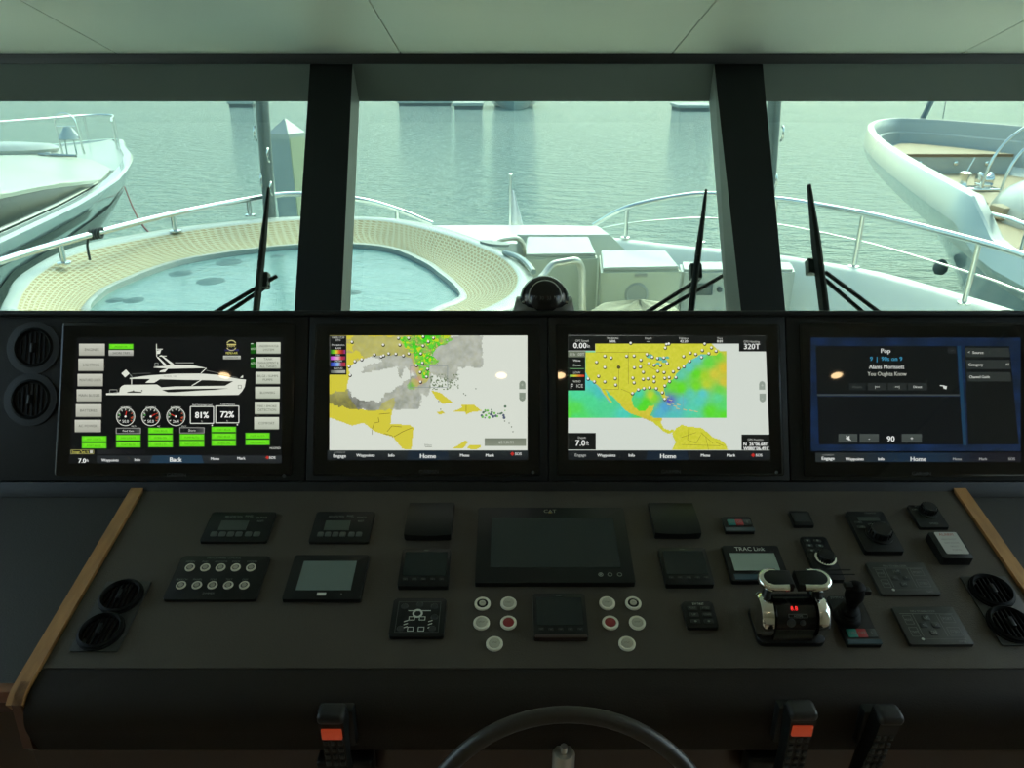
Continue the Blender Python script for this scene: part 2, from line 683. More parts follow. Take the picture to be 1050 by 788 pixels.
# cabin shell
m = MB()
m.box(-HW - .1, -3.2, -.1, HW + .1, 2.5, 0)
struct(m.build('floor', M_floor, smooth=0))
m = MB()
m.box(-HW, -3.2, 0, HW, -3.1, CEILZ)
struct(m.build('wall_aft', M_wall, smooth=0))
for sgn, nm in ((-1, 'left'), (1, 'right')):
    m = MB()
    xa, xb = sorted((sgn * HW, sgn * (HW + .08)))
    m.box(xa, -3.2, 0, xb, 2.62, .9)
    m.box(xa, -3.2, 2.25, xb, 1.95, CEILZ)
    m.box(xa, -3.2, .9, xb, .25, 2.25)
    m.hexa([(xa, 2.4, .98), (xb, 2.4, .98), (xb, 2.62, .98), (xa, 2.62, .98)], [(xa, hin.y - .1, 1.9), (xb, hin.y - .1, 1.9), (xb, zh.y + .2, 1.9), (xa, zh.y + .2, 1.9)])
    m.hexa([(xa, 1.9, 1.93), (xb, 1.9, 1.93), (xb, zh.y + .2, 1.72), (xa, zh.y + .2, 1.72)], [(xa, 1.9, CEILZ), (xb, 1.9, CEILZ), (xb, zh.y + .2, 1.9), (xa, zh.y + .2, 1.9)])
    struct(m.build('wall_' + nm, M_wall, smooth=0))
    m = MB()
    m.box(xa + .03, .25, .9, xb - .03, 2.75, 2.25)
    struct(m.build('window_%d' % (4 if sgn < 0 else 5), M_clear, smooth=0))  # unseen side panes, shaped to light the ceiling and miss the console front
# roof shell with a small overhang that keeps the sky off the cabin ceiling
m = MB()
m.box(-HW - .25, -3.3, CEILZ + .06, HW + .25, 2.0, CEILZ + .12)
m.hexa([(-HW - .25, 2.0, CEILZ + .06), (HW + .25, 2.0, CEILZ + .06), (HW + .25, zh.y + .3, 1.95), (-HW - .25, zh.y + .3, 1.95)],
       [(-HW - .25, 2.0, CEILZ + .12), (HW + .25, 2.0, CEILZ + .12), (HW + .25, zh.y + .3, 2.01), (-HW - .25, zh.y + .3, 2.01)])
struct(m.build('roof', M_gel, smooth=0))

# warm downlights in the cabin ceiling (behind the photographer)
for k, px in enumerate((231, 514, 574, 857)):
    d = ray(px, 385)
    p = SCR.hit(px, 385)
    r = d - SCR.N * 2 * d.dot(SCR.N)
    t = (CEILZ - .004 - p.z) / r.z
    q = p + r * t
    th = thing('ceiling_downlight', ('small round warm downlight over the port side of the cabin', 'round warm ceiling downlight just left of the cabin centreline',
               'round warm ceiling downlight just right of the cabin centreline', 'small round warm downlight over the starboard side of the cabin')[k], 'light', q, group='warm ceiling downlights')
    m = MB()
    m.lathe([(.030, -.002), (.042, -.004), (.045, 0), (.045, .003)], 24)
    m.build('rim', M_chromed, th)
    m = MB()
    m.lathe([(.001, -.003), (.030, -.003), (.030, .002)], 20)
    m.build('lens', M_lamp, th)
    la = bpy.data.lights.new('lamp_light', 'SPOT')
    la.energy = 14
    la.spot_size = radians(62)
    la.spot_blend = .3
    la.color = (1, .68, .38)
    la.shadow_soft_size = .03
    lo_ = bpy.data.objects.new('lamp_light', la)
    COL.objects.link(lo_)
    lo_.parent = th
    lo_.location = (0, 0, -.03)

# ------------------------------------------------------------------ outside: water, own foredeck
m = MB()
m.poly([(-260, -60, SEA_Z), (260, -60, SEA_Z), (260, 420, SEA_Z), (-260, 420, SEA_Z)])
struct(m.build('sea', M_sea, smooth=0))

CAPZ = .28
FLZ = -.36                                                          # floor of the foredeck well
capR = [(4.2, 1.0), (4.05, 2.6)]
cp = [atz(x, y, CAPZ) for x, y in ((1060, 326), (1032, 315.5), (940, 289), (886, 276), (802, 262), (735, 255), (690, 251))]
right = [Vector((3.75, 1.0, CAPZ)), Vector((3.55, 3.2, CAPZ))] + cp + [Vector((.55, 6.75, CAPZ)), Vector((0, 6.82, CAPZ))]
right = smoothpts(right, 5)
left = smoothpts([Vector((-x, y, CAPZ)) for x, y in ((3.85, 1.0), (3.6, 3.2), (3.25, 4.2), (2.85, 5.2), (2.5, 5.9), (2.0, 6.45), (1.3, 6.74), (.6, 6.81), (.1, 6.82))], 5)
outl = right + left[::-1]                                            # starboard aft -> bow -> port aft


def offs(line, d, z):
    o = []
    n = len(line)
    for i, p in enumerate(line):
        t = (line[min(i + 1, n - 1)] - line[max(i - 1, 0)])
        t.z = 0
        t.normalize()
        nn = Vector((-t.y, t.x, 0))
        o.append(Vector((p.x + nn.x * d, p.y + nn.y * d, z)))
    return o


m = MB()
m.loft([offs(outl, -.03, SEA_Z - .2), offs(outl, -.04, CAPZ - .06), offs(outl, -.03, CAPZ - .015), offs(outl, 0, CAPZ), offs(outl, .08, CAPZ), offs(outl, .11, CAPZ - .02),
        offs(outl, .16, CAPZ - .08), offs(outl, .32, CAPZ - .30), offs(outl, .42, FLZ + .04), offs(outl, .50, FLZ)])
fl = offs(outl, .48, FLZ + .003)
m.poly(fl)
struct(m.build('foredeck', M_deck, smooth=40))

# raised trunk at the bow end of the foredeck
tz = .42
tf = [atz(x, y, tz) for x, y in ((438, 231.5), (480, 231), (560, 231), (613, 232))]
m = MB()
tr = [Vector((tf[0].x - .5, tf[0].y - .15, tz)), *tf]
rs = [atz(647, 250, .27), atz(672, 253, .26)]
row_top = [Vector((-1.0, 5.75, tz))] + tr + [Vector((.78, 6.06, tz)), Vector((.04, 6.06, tz)), Vector((.04, 5.75, tz))]
row_bot = [Vector((-1.1, 5.72, FLZ))] + [Vector((p.x * 1.15 - .03, p.y + .15, FLZ)) for p in tr[:-1]] + [Vector((rs[0].x, rs[0].y + .12, FLZ)), Vector((1.08, 6.05, FLZ)), Vector((.04, 6.05, FLZ)), Vector((.04, 5.72, FLZ))]
row_mid = [Vector((a.x * .3 + c.x * .7, a.y * .5 + c.y * .5, tz - .2)) for a, c in zip(row_top, row_bot)]
m.loft([row_bot, row_mid, row_top], cu=True)
m.poly(row_top)
bmesh.ops.triangulate(m.bm, faces=[f for f in m.bm.faces if len(f.verts) > 4])
o = m.build('deck_platform', M_deck, smooth=50)
tag(o, 'white raised platform at the front of the foredeck, below the flagstaff', 'deck platform')

# moulded lockers
def locker(name, label, zt, quadpx, zb, lid, latch, mt, fdrop=.05):
    q = [atz(x, y, zt) for x, y in quadpx]                           # fl, fr, br, bl
    c = (q[0] + q[1]) / 2
    c.z = zb
    th = thing(name, label, 'deck locker', c)
    m = MB()
    down = [Vector((p.x, p.y, zb)) for p in q]
    m.hexa(down, [p - Vector((0, 0, .012)) for p in q])
    bmesh.ops.bevel(m.bm, geom=list(m.bm.edges), offset=.012, segments=2, affect='EDGES')
    m.build('body', M_gel2, th, c)
    if lid:
        m = MB()
        cc = sum(q, Vector()) / 4
        e = [cc + (p - cc) * .95 for p in q]
        m.hexa([p - Vector((0, 0, .011)) for p in e], [p + Vector((0, 0, .012)) for p in e])
        bmesh.ops.bevel(m.bm, geom=list(m.bm.edges), offset=.006, segments=2, affect='EDGES')
        m.build('lid', M_gel, th, c)
    if latch:
        m = MB()
        a, bb = q[0], q[1]
        t = (bb - a).normalized()
        mid = a.lerp(bb, .5)
        m.box(-.045, -.012, -.055, .045, .004, -.03, .003)
        for v in m.bm.verts:
            v.co = mid + t * v.co.x + Vector((0, v.co.y, v.co.z))
        m.build('latch', mat('latch_grey', (.4, .41, .37), .4), th, c)
        m = MB()
        m.hexa([a + Vector((.04, -.004, -.075)), bb + Vector((-.04, -.004, -.075)), bb + Vector((-.04, .004, -.075)), a + Vector((.04, .004, -.075))],
               [a + Vector((.04, -.004, -.02)), bb + Vector((-.04, -.004, -.02)), bb + Vector((-.04, .004, -.02)), a + Vector((.04, .004, -.02))])
        m.build('front_lip', M_gel2, th, c)
        m = MB()
        Mx = Matrix.Translation(atz(652, 300, 0) if False else aty(652.5, 302, mid.y - .002)) @ Matrix.Rotation(pi / 2, 4, 'X')
        m.lathe([(.085, -.01), (.085, .006), (.07, .012), (.065, .008), (.001, .004)], 28, Mx)
        m.build('round_hatch', mat('hatch_grey', (.42, .45, .43), .4), th, c)
    return th


locker('deck_locker', 'white box seat behind the hot tub, with tall plain front and white top', .40, ((537.5, 263), (613, 262), (605, 244), (539, 244)), FLZ + .002, True, False, M_gel2)
locker('deck_locker', 'white deck locker with latch and hinged lid, right of the box seat', .36, ((616.5, 277), (698.5, 275.5), (684, 258), (614.5, 258)), FLZ + .002, True, True, M_gel2)

# low white coaming block with vent panel
zt = .30
q = [atz(x, y, zt) for x, y in ((699, 277), (816, 277), (812, 268), (697, 268))]
c = (q[0] + q[1]) / 2
c.z = FLZ
th = thing('deck_coaming', 'low white coaming block right of the latched locker, with dark vent in front', 'deck coaming', c)
m = MB()
m.hexa([Vector((p.x, p.y, FLZ + .002)) for p in q], q)
bmesh.ops.bevel(m.bm, geom=list(m.bm.edges), offset=.02, segments=2, affect='EDGES')
m.build('body', M_gel, th, c)
a0, a1 = aty(706, 303, q[0].y - .008), aty(731.5, 291, q[0].y - .008)
m = MB()
m.box(a0.x, a0.y - .006, a0.z, a1.x, a0.y + .012, a1.z, .005)
m.build('vent_panel', M_vent, th, c)
m = MB()
k = aty(737.5, 297, q[0].y - .002)
m.lathe([(.02, -.004), (.02, .012), (.014, .018), (.001, .02)], 20, Matrix.Translation(k) @ Matrix.Rotation(pi / 2, 4, 'X'))
m.build('round_knob', M_vent, th, c)

# beige cover in front of the lockers
c = atz(655, 318, .30)
m = MB()
rows = []
for i in range(9):
    t = i / 8
    rr = sqrt(max(0, 1 - (t * 1.0) ** 2.2))
    rows.append([Vector((c.x + .02 + .52 * rr * cos(u) * (1 + .03 * sin(3 * u)), c.y + .10 + .42 * rr * sin(u), .685 * t ** .8 + FLZ + .004 + .012 * sin(4 * u + 5 * t))) for u in [2 * pi * j / 40 for j in range(40)]])
m.loft(rows, cu=True)
o = m.build('canvas_cover', M_beige, org=Vector((c.x, c.y, FLZ)), smooth=60)
tag(o, 'rounded beige canvas cover on the deck in front of the latched locker', 'cover')

# ------------------------------------------------------------------ hot tub
TZ = .55


def tubline(pts, z, k=6):
    return smoothpts([atz(x, y, z) for x, y in pts], k)


outer = [(2, 316), (10, 300), (24, 280), (81, 252), (175, 234.5), (244, 226.5), (304, 222), (366, 222), (407, 224.5), (445, 231), (483, 243), (514, 257), (535, 272), (547, 288), (540, 304), (522, 316)]
tano = [(17, 316), (24, 300), (41, 281), (81, 260), (175, 240), (244, 231), (304, 226), (366, 225.5), (407, 229), (464, 243), (500, 257), (518, 267), (530, 281), (529, 294), (519, 305), (498, 316)]
tani = [(83, 316), (92, 306), (114, 292), (175, 269), (244, 257), (304, 251), (365, 250), (407, 255), (441, 269), (458, 281), (471, 292), (478, 301), (479, 306), (475, 309), (468, 312.5), (458, 316)]
wat = [(92, 316), (101, 307), (122, 294), (180, 272), (246, 260), (304, 254), (363, 253), (404, 258), (436, 272), (452, 284), (465, 295), (471, 302), (472, 306), (468, 309), (461, 313), (450, 316)]
TI = .43
rows = [tubline(outer, TZ), tubline(tano, TZ - .005), tubline(tani, TI), tubline(wat, TI - .012)]
# close each loop in front with a flattened bow that stays clear of the windscreen
closed = []
for r, yf in zip(rows, (3.30, 3.36, 3.52, 3.56)):
    a, bb = r[-1], r[0]
    ext = []
    for i in range(1, 16):
        t = i / 16
        x = a.x + (bb.x - a.x) * t
        y = a.y + (bb.y - a.y) * t
        dep = min(a.y, bb.y) - yf
        ext.append(Vector((x, y - dep * (sin(pi * t) ** .55), r[0].z)))
    closed.append(r + ext)
O_, TO, TIN, W_ = closed
c = Vector((-1.2, 4.6, 0))
tub = thing('hot_tub', 'large oval hot tub with woven tan band and pale turquoise water, left on foredeck', 'hot tub', c)
cen = sum(O_, Vector()) / len(O_)
m = MB()
grow = lambda R, d, z: [Vector((p.x + (p.x - cen.x) / max(.01, (Vector((p.x - cen.x, p.y - cen.y, 0))).length) * d, p.y + (p.y - cen.y) / max(.01, (Vector((p.x - cen.x, p.y - cen.y, 0))).length) * d, z)) for p in R]
m.loft([grow(O_, .0, FLZ), grow(O_, .02, TZ - .08), grow(O_, .02, TZ - .02), grow(O_, .0, TZ + .0), grow(TO, .02, TZ + .004), grow(TO, .0, TZ - .005)], cu=True)
m.build('coaming', M_gel, tub, c, smooth=60)
m = MB()
n = 9
rr = []
for i in range(n):
    t = i / (n - 1)
    rr.append([a.lerp(bb, t) - Vector((0, 0, .02 * sin(pi * t))) for a, bb in zip(TO, TIN)])
us = [0.]
for i in range(len(TO)):
    us.append(us[-1] + (TO[(i + 1) % len(TO)] - TO[i]).length / .055)
m.loft(rr, cu=True, uvs=(us, 1.7))
m.build('woven_band', M_tile, tub, c, smooth=60)
m = MB()
m.loft([TIN, grow(TIN, -.012, TI + .012), grow(TIN, -.05, TI + .01), W_, [p - Vector((0, 0, .05)) for p in W_]], cu=True)
m.build('inner_rim', M_gel, tub, c, smooth=60)
m = MB()
wl = [p - Vector((0, 0, .012)) for p in W_]
wc = sum(wl, Vector()) / len(wl)
m.loft([wl, [wc.lerp(p, .5) for p in wl], [wc.lerp(p, .01) for p in wl]], cu=True)
m.build('water', M_pool, tub, c, smooth=0)
M_jet = mat('submerged_jet', (.07, .15, .16), .5)
for (x, y, rx, ry) in ((185, 280.5, .075, .075), (235, 269, .09, .085), (216, 288.5, .09, .085), (118, 308, .05, .06), (137, 308, .06, .06), (285, 262, .05, .05), (362, 300, .05, .05)):
    p = atz(x, y, TI - .0235)
    m = MB()
    m.lathe([(.001, .003), (rx * .5, .003), (rx * .62, .0005), (rx * .85, .002), (rx, 0)], 24, Matrix.Translation(p))
    m.build('jet', M_jet, tub, c)
# small oval plate on the coaming
p = atz(507, 250, TZ + .006)
m = MB()
m.prism([(p.x + .10 * cos(t) + .02 * sin(t), p.y - .06 * cos(t) + .045 * sin(t)) for t in [2 * pi * i / 24 for i in range(24)]], TZ, TZ + .016, .004)
m.build('cup_holder', mat('cup_holder_grey', (.33, .36, .34), .4), tub, c)
m = MB()
st = smoothpts([atz(x, y, TZ + .02) for x, y in ((517, 259), (530, 263), (540, 270), (547, 279))], 4)
m.tube(st, .018, 8)
m.build('head_roll', M_gelb, tub, c)


def handle(label, px, y0, y1, r):
    pts = [aty(x, yy, y0 + (y1 - y0) * i / (len(px) - 1)) for i, (x, yy) in enumerate(px)]
    c = Vector(pts[-1])
    th = thing('grab_handle', label, 'handle', c)
    m = MB()
    # rounded corners
    P = []
    for i, p in enumerate(pts):
        if 0 < i < len(pts) - 1:
            a, bb = pts[i - 1], pts[i + 1]
            da, db = (a - p), (bb - p)
            k = min(.07, da.length * .4, db.length * .4)
            s_, e_ = p + da.normalized() * k, p + db.normalized() * k
            for t in (0, .25, .5, .75, 1):
                P.append((s_ * (1 - t) + p * t) * (1 - t) + (p * (1 - t) + e_ * t) * t)
        else:
            P.append(p)
    m.tube(P, r, 12)
    m.build('bar', M_steelm, th, c, smooth=60)
    m = MB()
    m.lathe([(r * 1.8, -.012), (r * 1.8, 0), (r * 1.1, .01)], 16, Matrix.Translation(pts[-1]))
    m.build('flange', M_steelm, th, c)


handle('bent steel grab handle behind the tub, nearer the bow', ((504, 250), (509, 246.5), (530, 243.5), (537, 250), (537, 264)), 5.2, 5.6, .018)
handle('tall bent steel grab handle behind the compass, before the box seat', ((552, 288), (559, 281), (566, 271), (592, 266.5), (597, 276), (597.5, 345)), 4.3, 4.55, .022)

# ------------------------------------------------------------------ deck rails
RZ = .68


def railing(name, label, toppts, zs, posts, wire, r=.022):
    P = smoothpts([atz(x, y, z) for (x, y), z in zip(toppts, zs)], 6)
    c = Vector((P[len(P) // 2].x, P[len(P) // 2].y, CAPZ))
    th = thing(name, label, 'railing', c)
    m = MB()
    m.tube(P, r, 12)
    m.build('top_rail', M_steel, th, c, smooth=60)
    for (x, y, zb) in posts:
        # nearest rail point to this measured top
        t = min(P, key=lambda p: (p - CAM).normalized().cross(ray(x, y).normalized()).length)
        m = MB()
        m.tube([Vector((t.x, t.y, zb)), Vector((t.x, t.y, t.z))], r * .8, 10)
        m.lathe([(r * 1.9, 0), (r * 1.9, .01), (r, .016)], 14, Matrix.Translation((t.x, t.y, zb)))
        m.build('stanchion', M_steel, th, c, smooth=60)
    if wire:
        m = MB()
        m.tube([p - Vector((0, 0, (p.z - CAPZ) * .5)) for p in P], .006, 6)
        m.build('guard_wire', M_steel, th, c)
    return th, P


zr = [RZ] * 5 + [.60, .45, .34]
_, PL = railing('deck_railing', 'port side rail curving behind the hot tub, with cord tied on it', ((-60, 288), (0, 268), (61, 249.5), (162, 223), (244, 206.5), (300, 199), (365, 204), (407, 215), (443, 229.5)),
                [RZ] * 6 + [.62, .50, .36], ((59, 250, .552), (171, 221, .552), (257, 205, .552), (408, 216, .30)), False)
_, PR = railing('deck_railing', 'starboard side rail of the foredeck, tall stanchions and a middle wire', ((609, 231), (643, 213), (693, 202), (731, 199), (796, 204), (845, 211.5), (909, 224), (1004, 248), (1050, 262), (1110, 284)),
                [.36, .55, .65] + [RZ] * 7, ((643, 213, .29), (722, 200, .27), (798, 204, .28), (888, 220, .28), (1004, 248, .28)), True)
# cord knotted round the port rail
t = min(PL, key=lambda p: abs((p - CAM).normalized().cross(ray(86, 243).normalized()).length))
m = MB()
for k in range(4):
    cc = t + Vector((.012 * k, .016 * k, 0))
    m.tube([cc + Vector((.004 * sin(a), .031 * cos(a), .031 * sin(a))) for a in [2 * pi * i / 14 for i in range(14)]], .009, 6, closed=True)
m.tube(smoothpts([t + Vector((0, -.03, 0)), t + Vector((-.02, -.04, -.06)), t + Vector((-.03, -.03, -.16))], 4), .008, 6)
o = m.build('rail_cord', M_ropeb, org=t, smooth=60)
tag(o, 'dark cord knotted around the port side rail', 'cord')

# flagstaff
p = aty(523, 233, 6.62)
tp = aty(523.5, 180, 6.62)
th = thing('flagstaff', 'thin flagstaff with limp white flag at the bow', 'flagstaff', p)
m = MB()
m.tube([p - Vector((0, 0, .08)), tp], .011, 8)
m.lathe([(.02, 0), (.02, .012), (.001, .02)], 12, Matrix.Translation(tp))
m.build('pole', M_steel, th, p)
m = MB()
rows = []
for i in range(9):
    t = i / 8
    zz = aty(525, 195, 6.62).z * (1 - t) + aty(525, 231, 6.62).z * t
    wd = .02 + .085 * t
    rows.append([Vector((p.x + .012 + wd * s, 6.62 + .018 * sin(9 * s + 3 * t) * (.3 + t), zz)) for s in [j / 8 for j in range(9)]])
m.loft(rows)
m.build('flag', M_flag, th, p, smooth=80, solid=.002)

# grey struts with cleats
def strut(label, px0, px1, y, side):
    a, bb = aty(*px0, y), aty(*px1, y)
    d = (a - bb)
    base = Vector((bb.x - d.x / d.z * (bb.z - FLZ), y, FLZ))
    top = a + d * 1.3
    th = thing('deck_strut', label, 'strut', base)
    m = MB()
    M0 = Matrix.Translation(base)
    sec = [(.048 * cos(t), .065 * sin(t)) for t in [2 * pi * i / 20 for i in range(20)]]
    m.loft([[base.lerp(top, u) + Vector((x, yy, 0)) for x, yy in sec] for u in (0, .5, 1)], cu=True)
    m.build('post', M_strut, th, base, smooth=60)
    for (dx, py) in ((-.045, 136), (.045, 158), (-.02, 184), (.05, 192)):
        u = (aty(525, py, y).z - base.z) / (top.z - base.z)
        q = base.lerp(top, u)
        m = MB()
        x = q.x + dx * side
        m.tube(smoothpts([(x, y - .07, q.z + .05), (x, y - .10, q.z + .03), (x, y - .10, q.z - .03), (x, y - .07, q.z - .05)], 4), .008, 8)
        m.build('cleat', M_chrome, th, base)
    return th


strut('grey upright strut with chrome cleats in front of the concrete pile', (268.5, 104), (277, 222), 6.2, 1)
strut('grey upright strut with chrome cleats beside the right window post', (794, 104), (790, 165), 5.83, -1)

# concrete mooring pile
py_ = 11.5
a = aty(279, 143, py_)
bb = aty(301, 143, py_)
cx = (a.x + bb.x) / 2
hw = (bb.x - a.x) / 2
th = thing('mooring_pile', 'square concrete mooring pile with white pyramid cap, beyond the port rail', 'pile', (cx, py_, SEA_Z))
cap_z = aty(525, 138, py_).z
M0 = Matrix.Translation((cx + .02, py_ + .15, 0)) @ Matrix.Rotation(radians(-24), 4, 'Z')
m = MB()
s = .175
m.prism([(-s, -s), (s, -s), (s, s), (-s, s)], SEA_Z - 1, cap_z)
for v in m.bm.verts:
    v.co = M0 @ v.co
m.build('shaft', M_pile, th, (cx, py_, SEA_Z), smooth=0)
m = MB()
m.box(s - .01, -s * .95, SEA_Z - 1, s + .015, s * .95, cap_z - .04)
for v in m.bm.verts:
    v.co = M0 @ v.co
m.build('yellowish_face', M_piley, th, (cx, py_, SEA_Z), smooth=0)  # thin slab giving one side of the pile a yellowish tone
m = MB()
s2 = s * 1.06
ap = aty(525, 122, py_ + .1).z
m.hexa([(-s2, -s2, cap_z - .06), (s2, -s2, cap_z - .06), (s2, s2, cap_z - .06), (-s2, s2, cap_z - .06)], [(-s2, -s2, cap_z + .01), (s2, -s2, cap_z + .01), (s2, s2, cap_z + .01), (-s2, s2, cap_z + .01)])
m.hexa([(-s2, -s2, cap_z + .01), (s2, -s2, cap_z + .01), (s2, s2, cap_z + .01), (-s2, s2, cap_z + .01)], [(-.008, -.008, ap), (.008, -.008, ap), (.008, .008, ap), (-.008, .008, ap)])
for v in m.bm.verts:
    v.co = M0 @ v.co
m.build('pyramid_cap', M_gel, th, (cx, py_, SEA_Z), smooth=0)

# floating docks and the pointed hull far across the basin
def dock(label, x0, x1, yn, zt=.5, name='floating_dock', dy=2.5):
    a, bb = atz(x0, yn, SEA_Z), atz(x1, yn, SEA_Z)
    c = (a + bb) / 2
    th = thing(name, label, 'dock', (c.x, c.y, SEA_Z))
    m = MB()
    m.box(a.x, c.y, SEA_Z - .2, bb.x, c.y + dy, SEA_Z + zt * .55)
    m.build('float', M_dock, th, (c.x, c.y, SEA_Z))
    m = MB()
    m.box(a.x - .15, c.y - .12, SEA_Z + zt * .55, bb.x + .15, c.y + dy + .12, SEA_Z + zt, .02)
    m.build('deck_boards', mat('dock_deck', (.5, .52, .48), .7), th, (c.x, c.y, SEA_Z))


dock('far floating dock left of centre, longest of the docks across the basin', 409, 462, 109)
dock('short far floating dock between the long dock and the pointed hull', 466, 494, 112.5, .6)
dock('far floating dock at the top left, behind the grey strut', 235, 259, 110.5, .6)
dock('far angled dock at top right of the middle window', 697, 732, 114.5, .55, dy=4)
a = atz(527, 113.5, SEA_Z)
th = thing('moored_boat', 'far pointed white hull seen bow on across the basin', 'boat', (a.x, a.y, SEA_Z))
m = MB()
rows = []
for z, wd, y0 in ((-.3, 1.7, .9), (.6, 2.6, .25), (1.4, 3.3, -.3)):
    rows.append([Vector((a.x + sx * wd * f, a.y + y0 + 7 * (1 - (1 - f)) ** 1.6, SEA_Z + z)) for sx, f in ((-1, 1), (-1, .8), (-1, .5), (-1, .25), (1, 0), (1, .25), (1, .5), (1, .8), (1, 1))])
m.loft(rows)
m.poly(rows[-1])
m.build('hull', M_gelb, th, (a.x, a.y, SEA_Z), smooth=40)
m = MB()
m.box(a.x - 1.6, a.y + 4, SEA_Z + 1.35, a.x + 1.6, a.y + 8, SEA_Z + 2.6, .2)
m.build('cabin', M_gel, th, (a.x, a.y, SEA_Z))

# ------------------------------------------------------------------ neighbouring yachts
def tab(T, s):
    if s <= T[0][0]:
        return T[0][1]
    for (a, va), (b_, vb) in zip(T, T[1:]):
        if s <= b_:
            t = (s - a) / (b_ - a)
            return va + (vb - va) * t
    return T[-1][1]


def stab(T, s):
    """table smoothed a little"""
    return (tab(T, s) * 2 + tab(T, s - .3 * min(1, s)) + tab(T, s + .3 * min(1, s))) / 4


# --- right-hand yacht: big flared bow
RC, RA = 9.8, 20.4
RT = [(0, 0), (.1, .38), (.4, .78), (1, 1.08), (1.8, 1.4), (3.5, 2.25), (6.4, 3.2), (10.4, 4.22), (11.5, 4.4), (20, 4.8)]
SS = [0, .008, .03, .07, .13, .22, .34, .5, .72, 1, 1.35, 1.8, 2.4, 3.2, 4.2, 5.4, 6.6, 7.8, 9, 10, 11, 11.5, 11.8, 12.1, 12.5, 13.5, 15, 17, 19]
rimz = lambda s: tab([(0, .25), (11.5, .25), (12.2, -.16), (14, -.2), (20, -.3)], s)


def rhw(s):
    return 1.08 * max(0, s) ** .585 if s < 11.5 else 4.506 + .06 * (s - 11.5)


def rrow(zf, s0, k, half, dh=0., ss=SS):
    o = []
    for s in ss:
        h = rhw(s) * k
        if s <= 0:
            nx, ny = 0., -1.
        else:
            e = max(1e-4, s * .05)
            d = (rhw(s + e) - rhw(s - e)) * k / (2 * e)
            L = sqrt(1 + d * d)
            nx, ny = -1 / L, -d / L
        o.append(Vector((RC + half * max(0., h + nx * dh), RA - s0 - s + ny * dh, zf(s))))
    return o


base = Vector((RC, RA - 8, SEA_Z))
yb = thing('motor_yacht', 'large white yacht on the right with high flared bow and teak foredeck', 'yacht', base)
m = MB()
for half in (-1, 1):
    kz = lambda s: tab([(0, -.28), (1.5, -.5), (12, -.85), (20, -.95)], s)
    rows = [rrow(lambda s: -3.5, 5.2, .37, half), rrow(lambda s: -2.6, 4.1, .44, half), rrow(lambda s: -1.8, 2.9, .53, half), rrow(lambda s: kz(s) - .45, 1.9, .62, half), rrow(lambda s: kz(s) - .18, .9, .76, half), rrow(lambda s: kz(s) - .02, .35, .85, half), rrow(kz, .28, .87, half),
            rrow(lambda s: kz(s) + (rimz(s) - kz(s)) * .35, -.0, .965, half, -.04), rrow(lambda s: kz(s) + (rimz(s) - kz(s)) * .7, -.06, 1.0, half, -.09), rrow(lambda s: rimz(s) - .06, 0, 1., half, -.03), rrow(lambda s: rimz(s) - .01, 0, 1., half), rrow(rimz, 0, 1., half, .03)]
    m.loft(rows, flip=half > 0)
m.build('hull', M_gelb, yb, base, smooth=28)
m = MB()
for half in (-1, 1):
    m.loft([rrow(rimz, 0, 1., half, .03), rrow(rimz, 0, 1., half, .12), rrow(lambda s: rimz(s) - .03, 0, 1., half, .15), rrow(lambda s: rimz(s) - .30, 0, 1., half, .22), rrow(lambda s: rimz(s) - .33, 0, 1., half, .28), rrow(lambda s: -.76, .0, .93, half, .40)], flip=half < 0)
m.build('bulwark', M_gel, yb, base, smooth=35)
dz = -.73
m = MB()
dl = rrow(lambda s: dz, 0, .93, -1, .38)
dr = rrow(lambda s: dz, 0, .93, 1, .38)
m.loft([dl, dr])
m.build('teak_deck', M_teak, yb, base, smooth=0)
m = MB()
ps = [s for s in SS if .2 < s <= 2.5] + [2.55]
pl = rrow(lambda s: -.30, .15, .93, -1, .42, ps)
pr = rrow(lambda s: -.30, .15, .93, 1, .42, ps)
m.loft([pl, pr])
m.mi = 1
e0, e1 = pl[-1], pr[-1]
m.hexa([e0 + Vector((0, -.03, -.06)), e1 + Vector((0, -.03, -.06)), e1 + Vector((0, .01, -.06)), e0 + Vector((0, .01, -.06))], [e0 + Vector((0, -.03, .0)), e1 + Vector((0, -.03, .0)), e1 + Vector((0, .01, .0)), e0 + Vector((0, .01, .0))])
m.mi = 2
m.poly([e0 + Vector((0, -.004, -.05)), e1 + Vector((0, -.004, -.05)), Vector((e1.x, e1.y - .004, dz)), Vector((e0.x, e0.y - .004, dz))])
m.build('bow_platform', [M_teak, mat('teak_edge', (.25, .15, .08), .5), M_gel], yb, base, smooth=0)
for dx in (-.7, .1, .8):
    m = MB()
    m.lathe([(.05, 0), (.05, .02), (.02, .03)], 12, Matrix.Translation((RC + dx, e0.y - .005, -.5)) @ Matrix.Rotation(pi / 2, 4, 'X'))
    m.build('door_catch', M_chrome, yb, base)
# windlass: drum, capstan, chain stopper
q = atz(990, 195, dz)
wx, wy = q.x + .15, q.y
m = MB()
m.box(wx - .42, wy - .2, dz, wx + .42, wy + .2, dz + .06, .02)
m.lathe([(.10, .06), (.07, .10), (.06, .22), (.10, .30), (.11, .33), (.05, .36)], 20, Matrix.Translation((wx - .22, wy, dz)))
m.lathe([(.13, -.12), (.15, -.10), (.09, -.05), (.09, .05), (.15, .10), (.13, .12)], 20, Matrix.Translation((wx + .18, wy, dz + .2)) @ Matrix.Rotation(pi / 2, 4, 'Y'))
m.box(wx + .05, wy - .1, dz + .05, wx + .3, wy + .1, dz + .14, .02)
m.tube([(wx - .22, wy, dz + .3), (wx - .1, wy + .02, dz + .62)], .012, 8)
m.build('windlass', M_chrome, yb, base, smooth=50)
wm = bpy.data.objects['windlass']
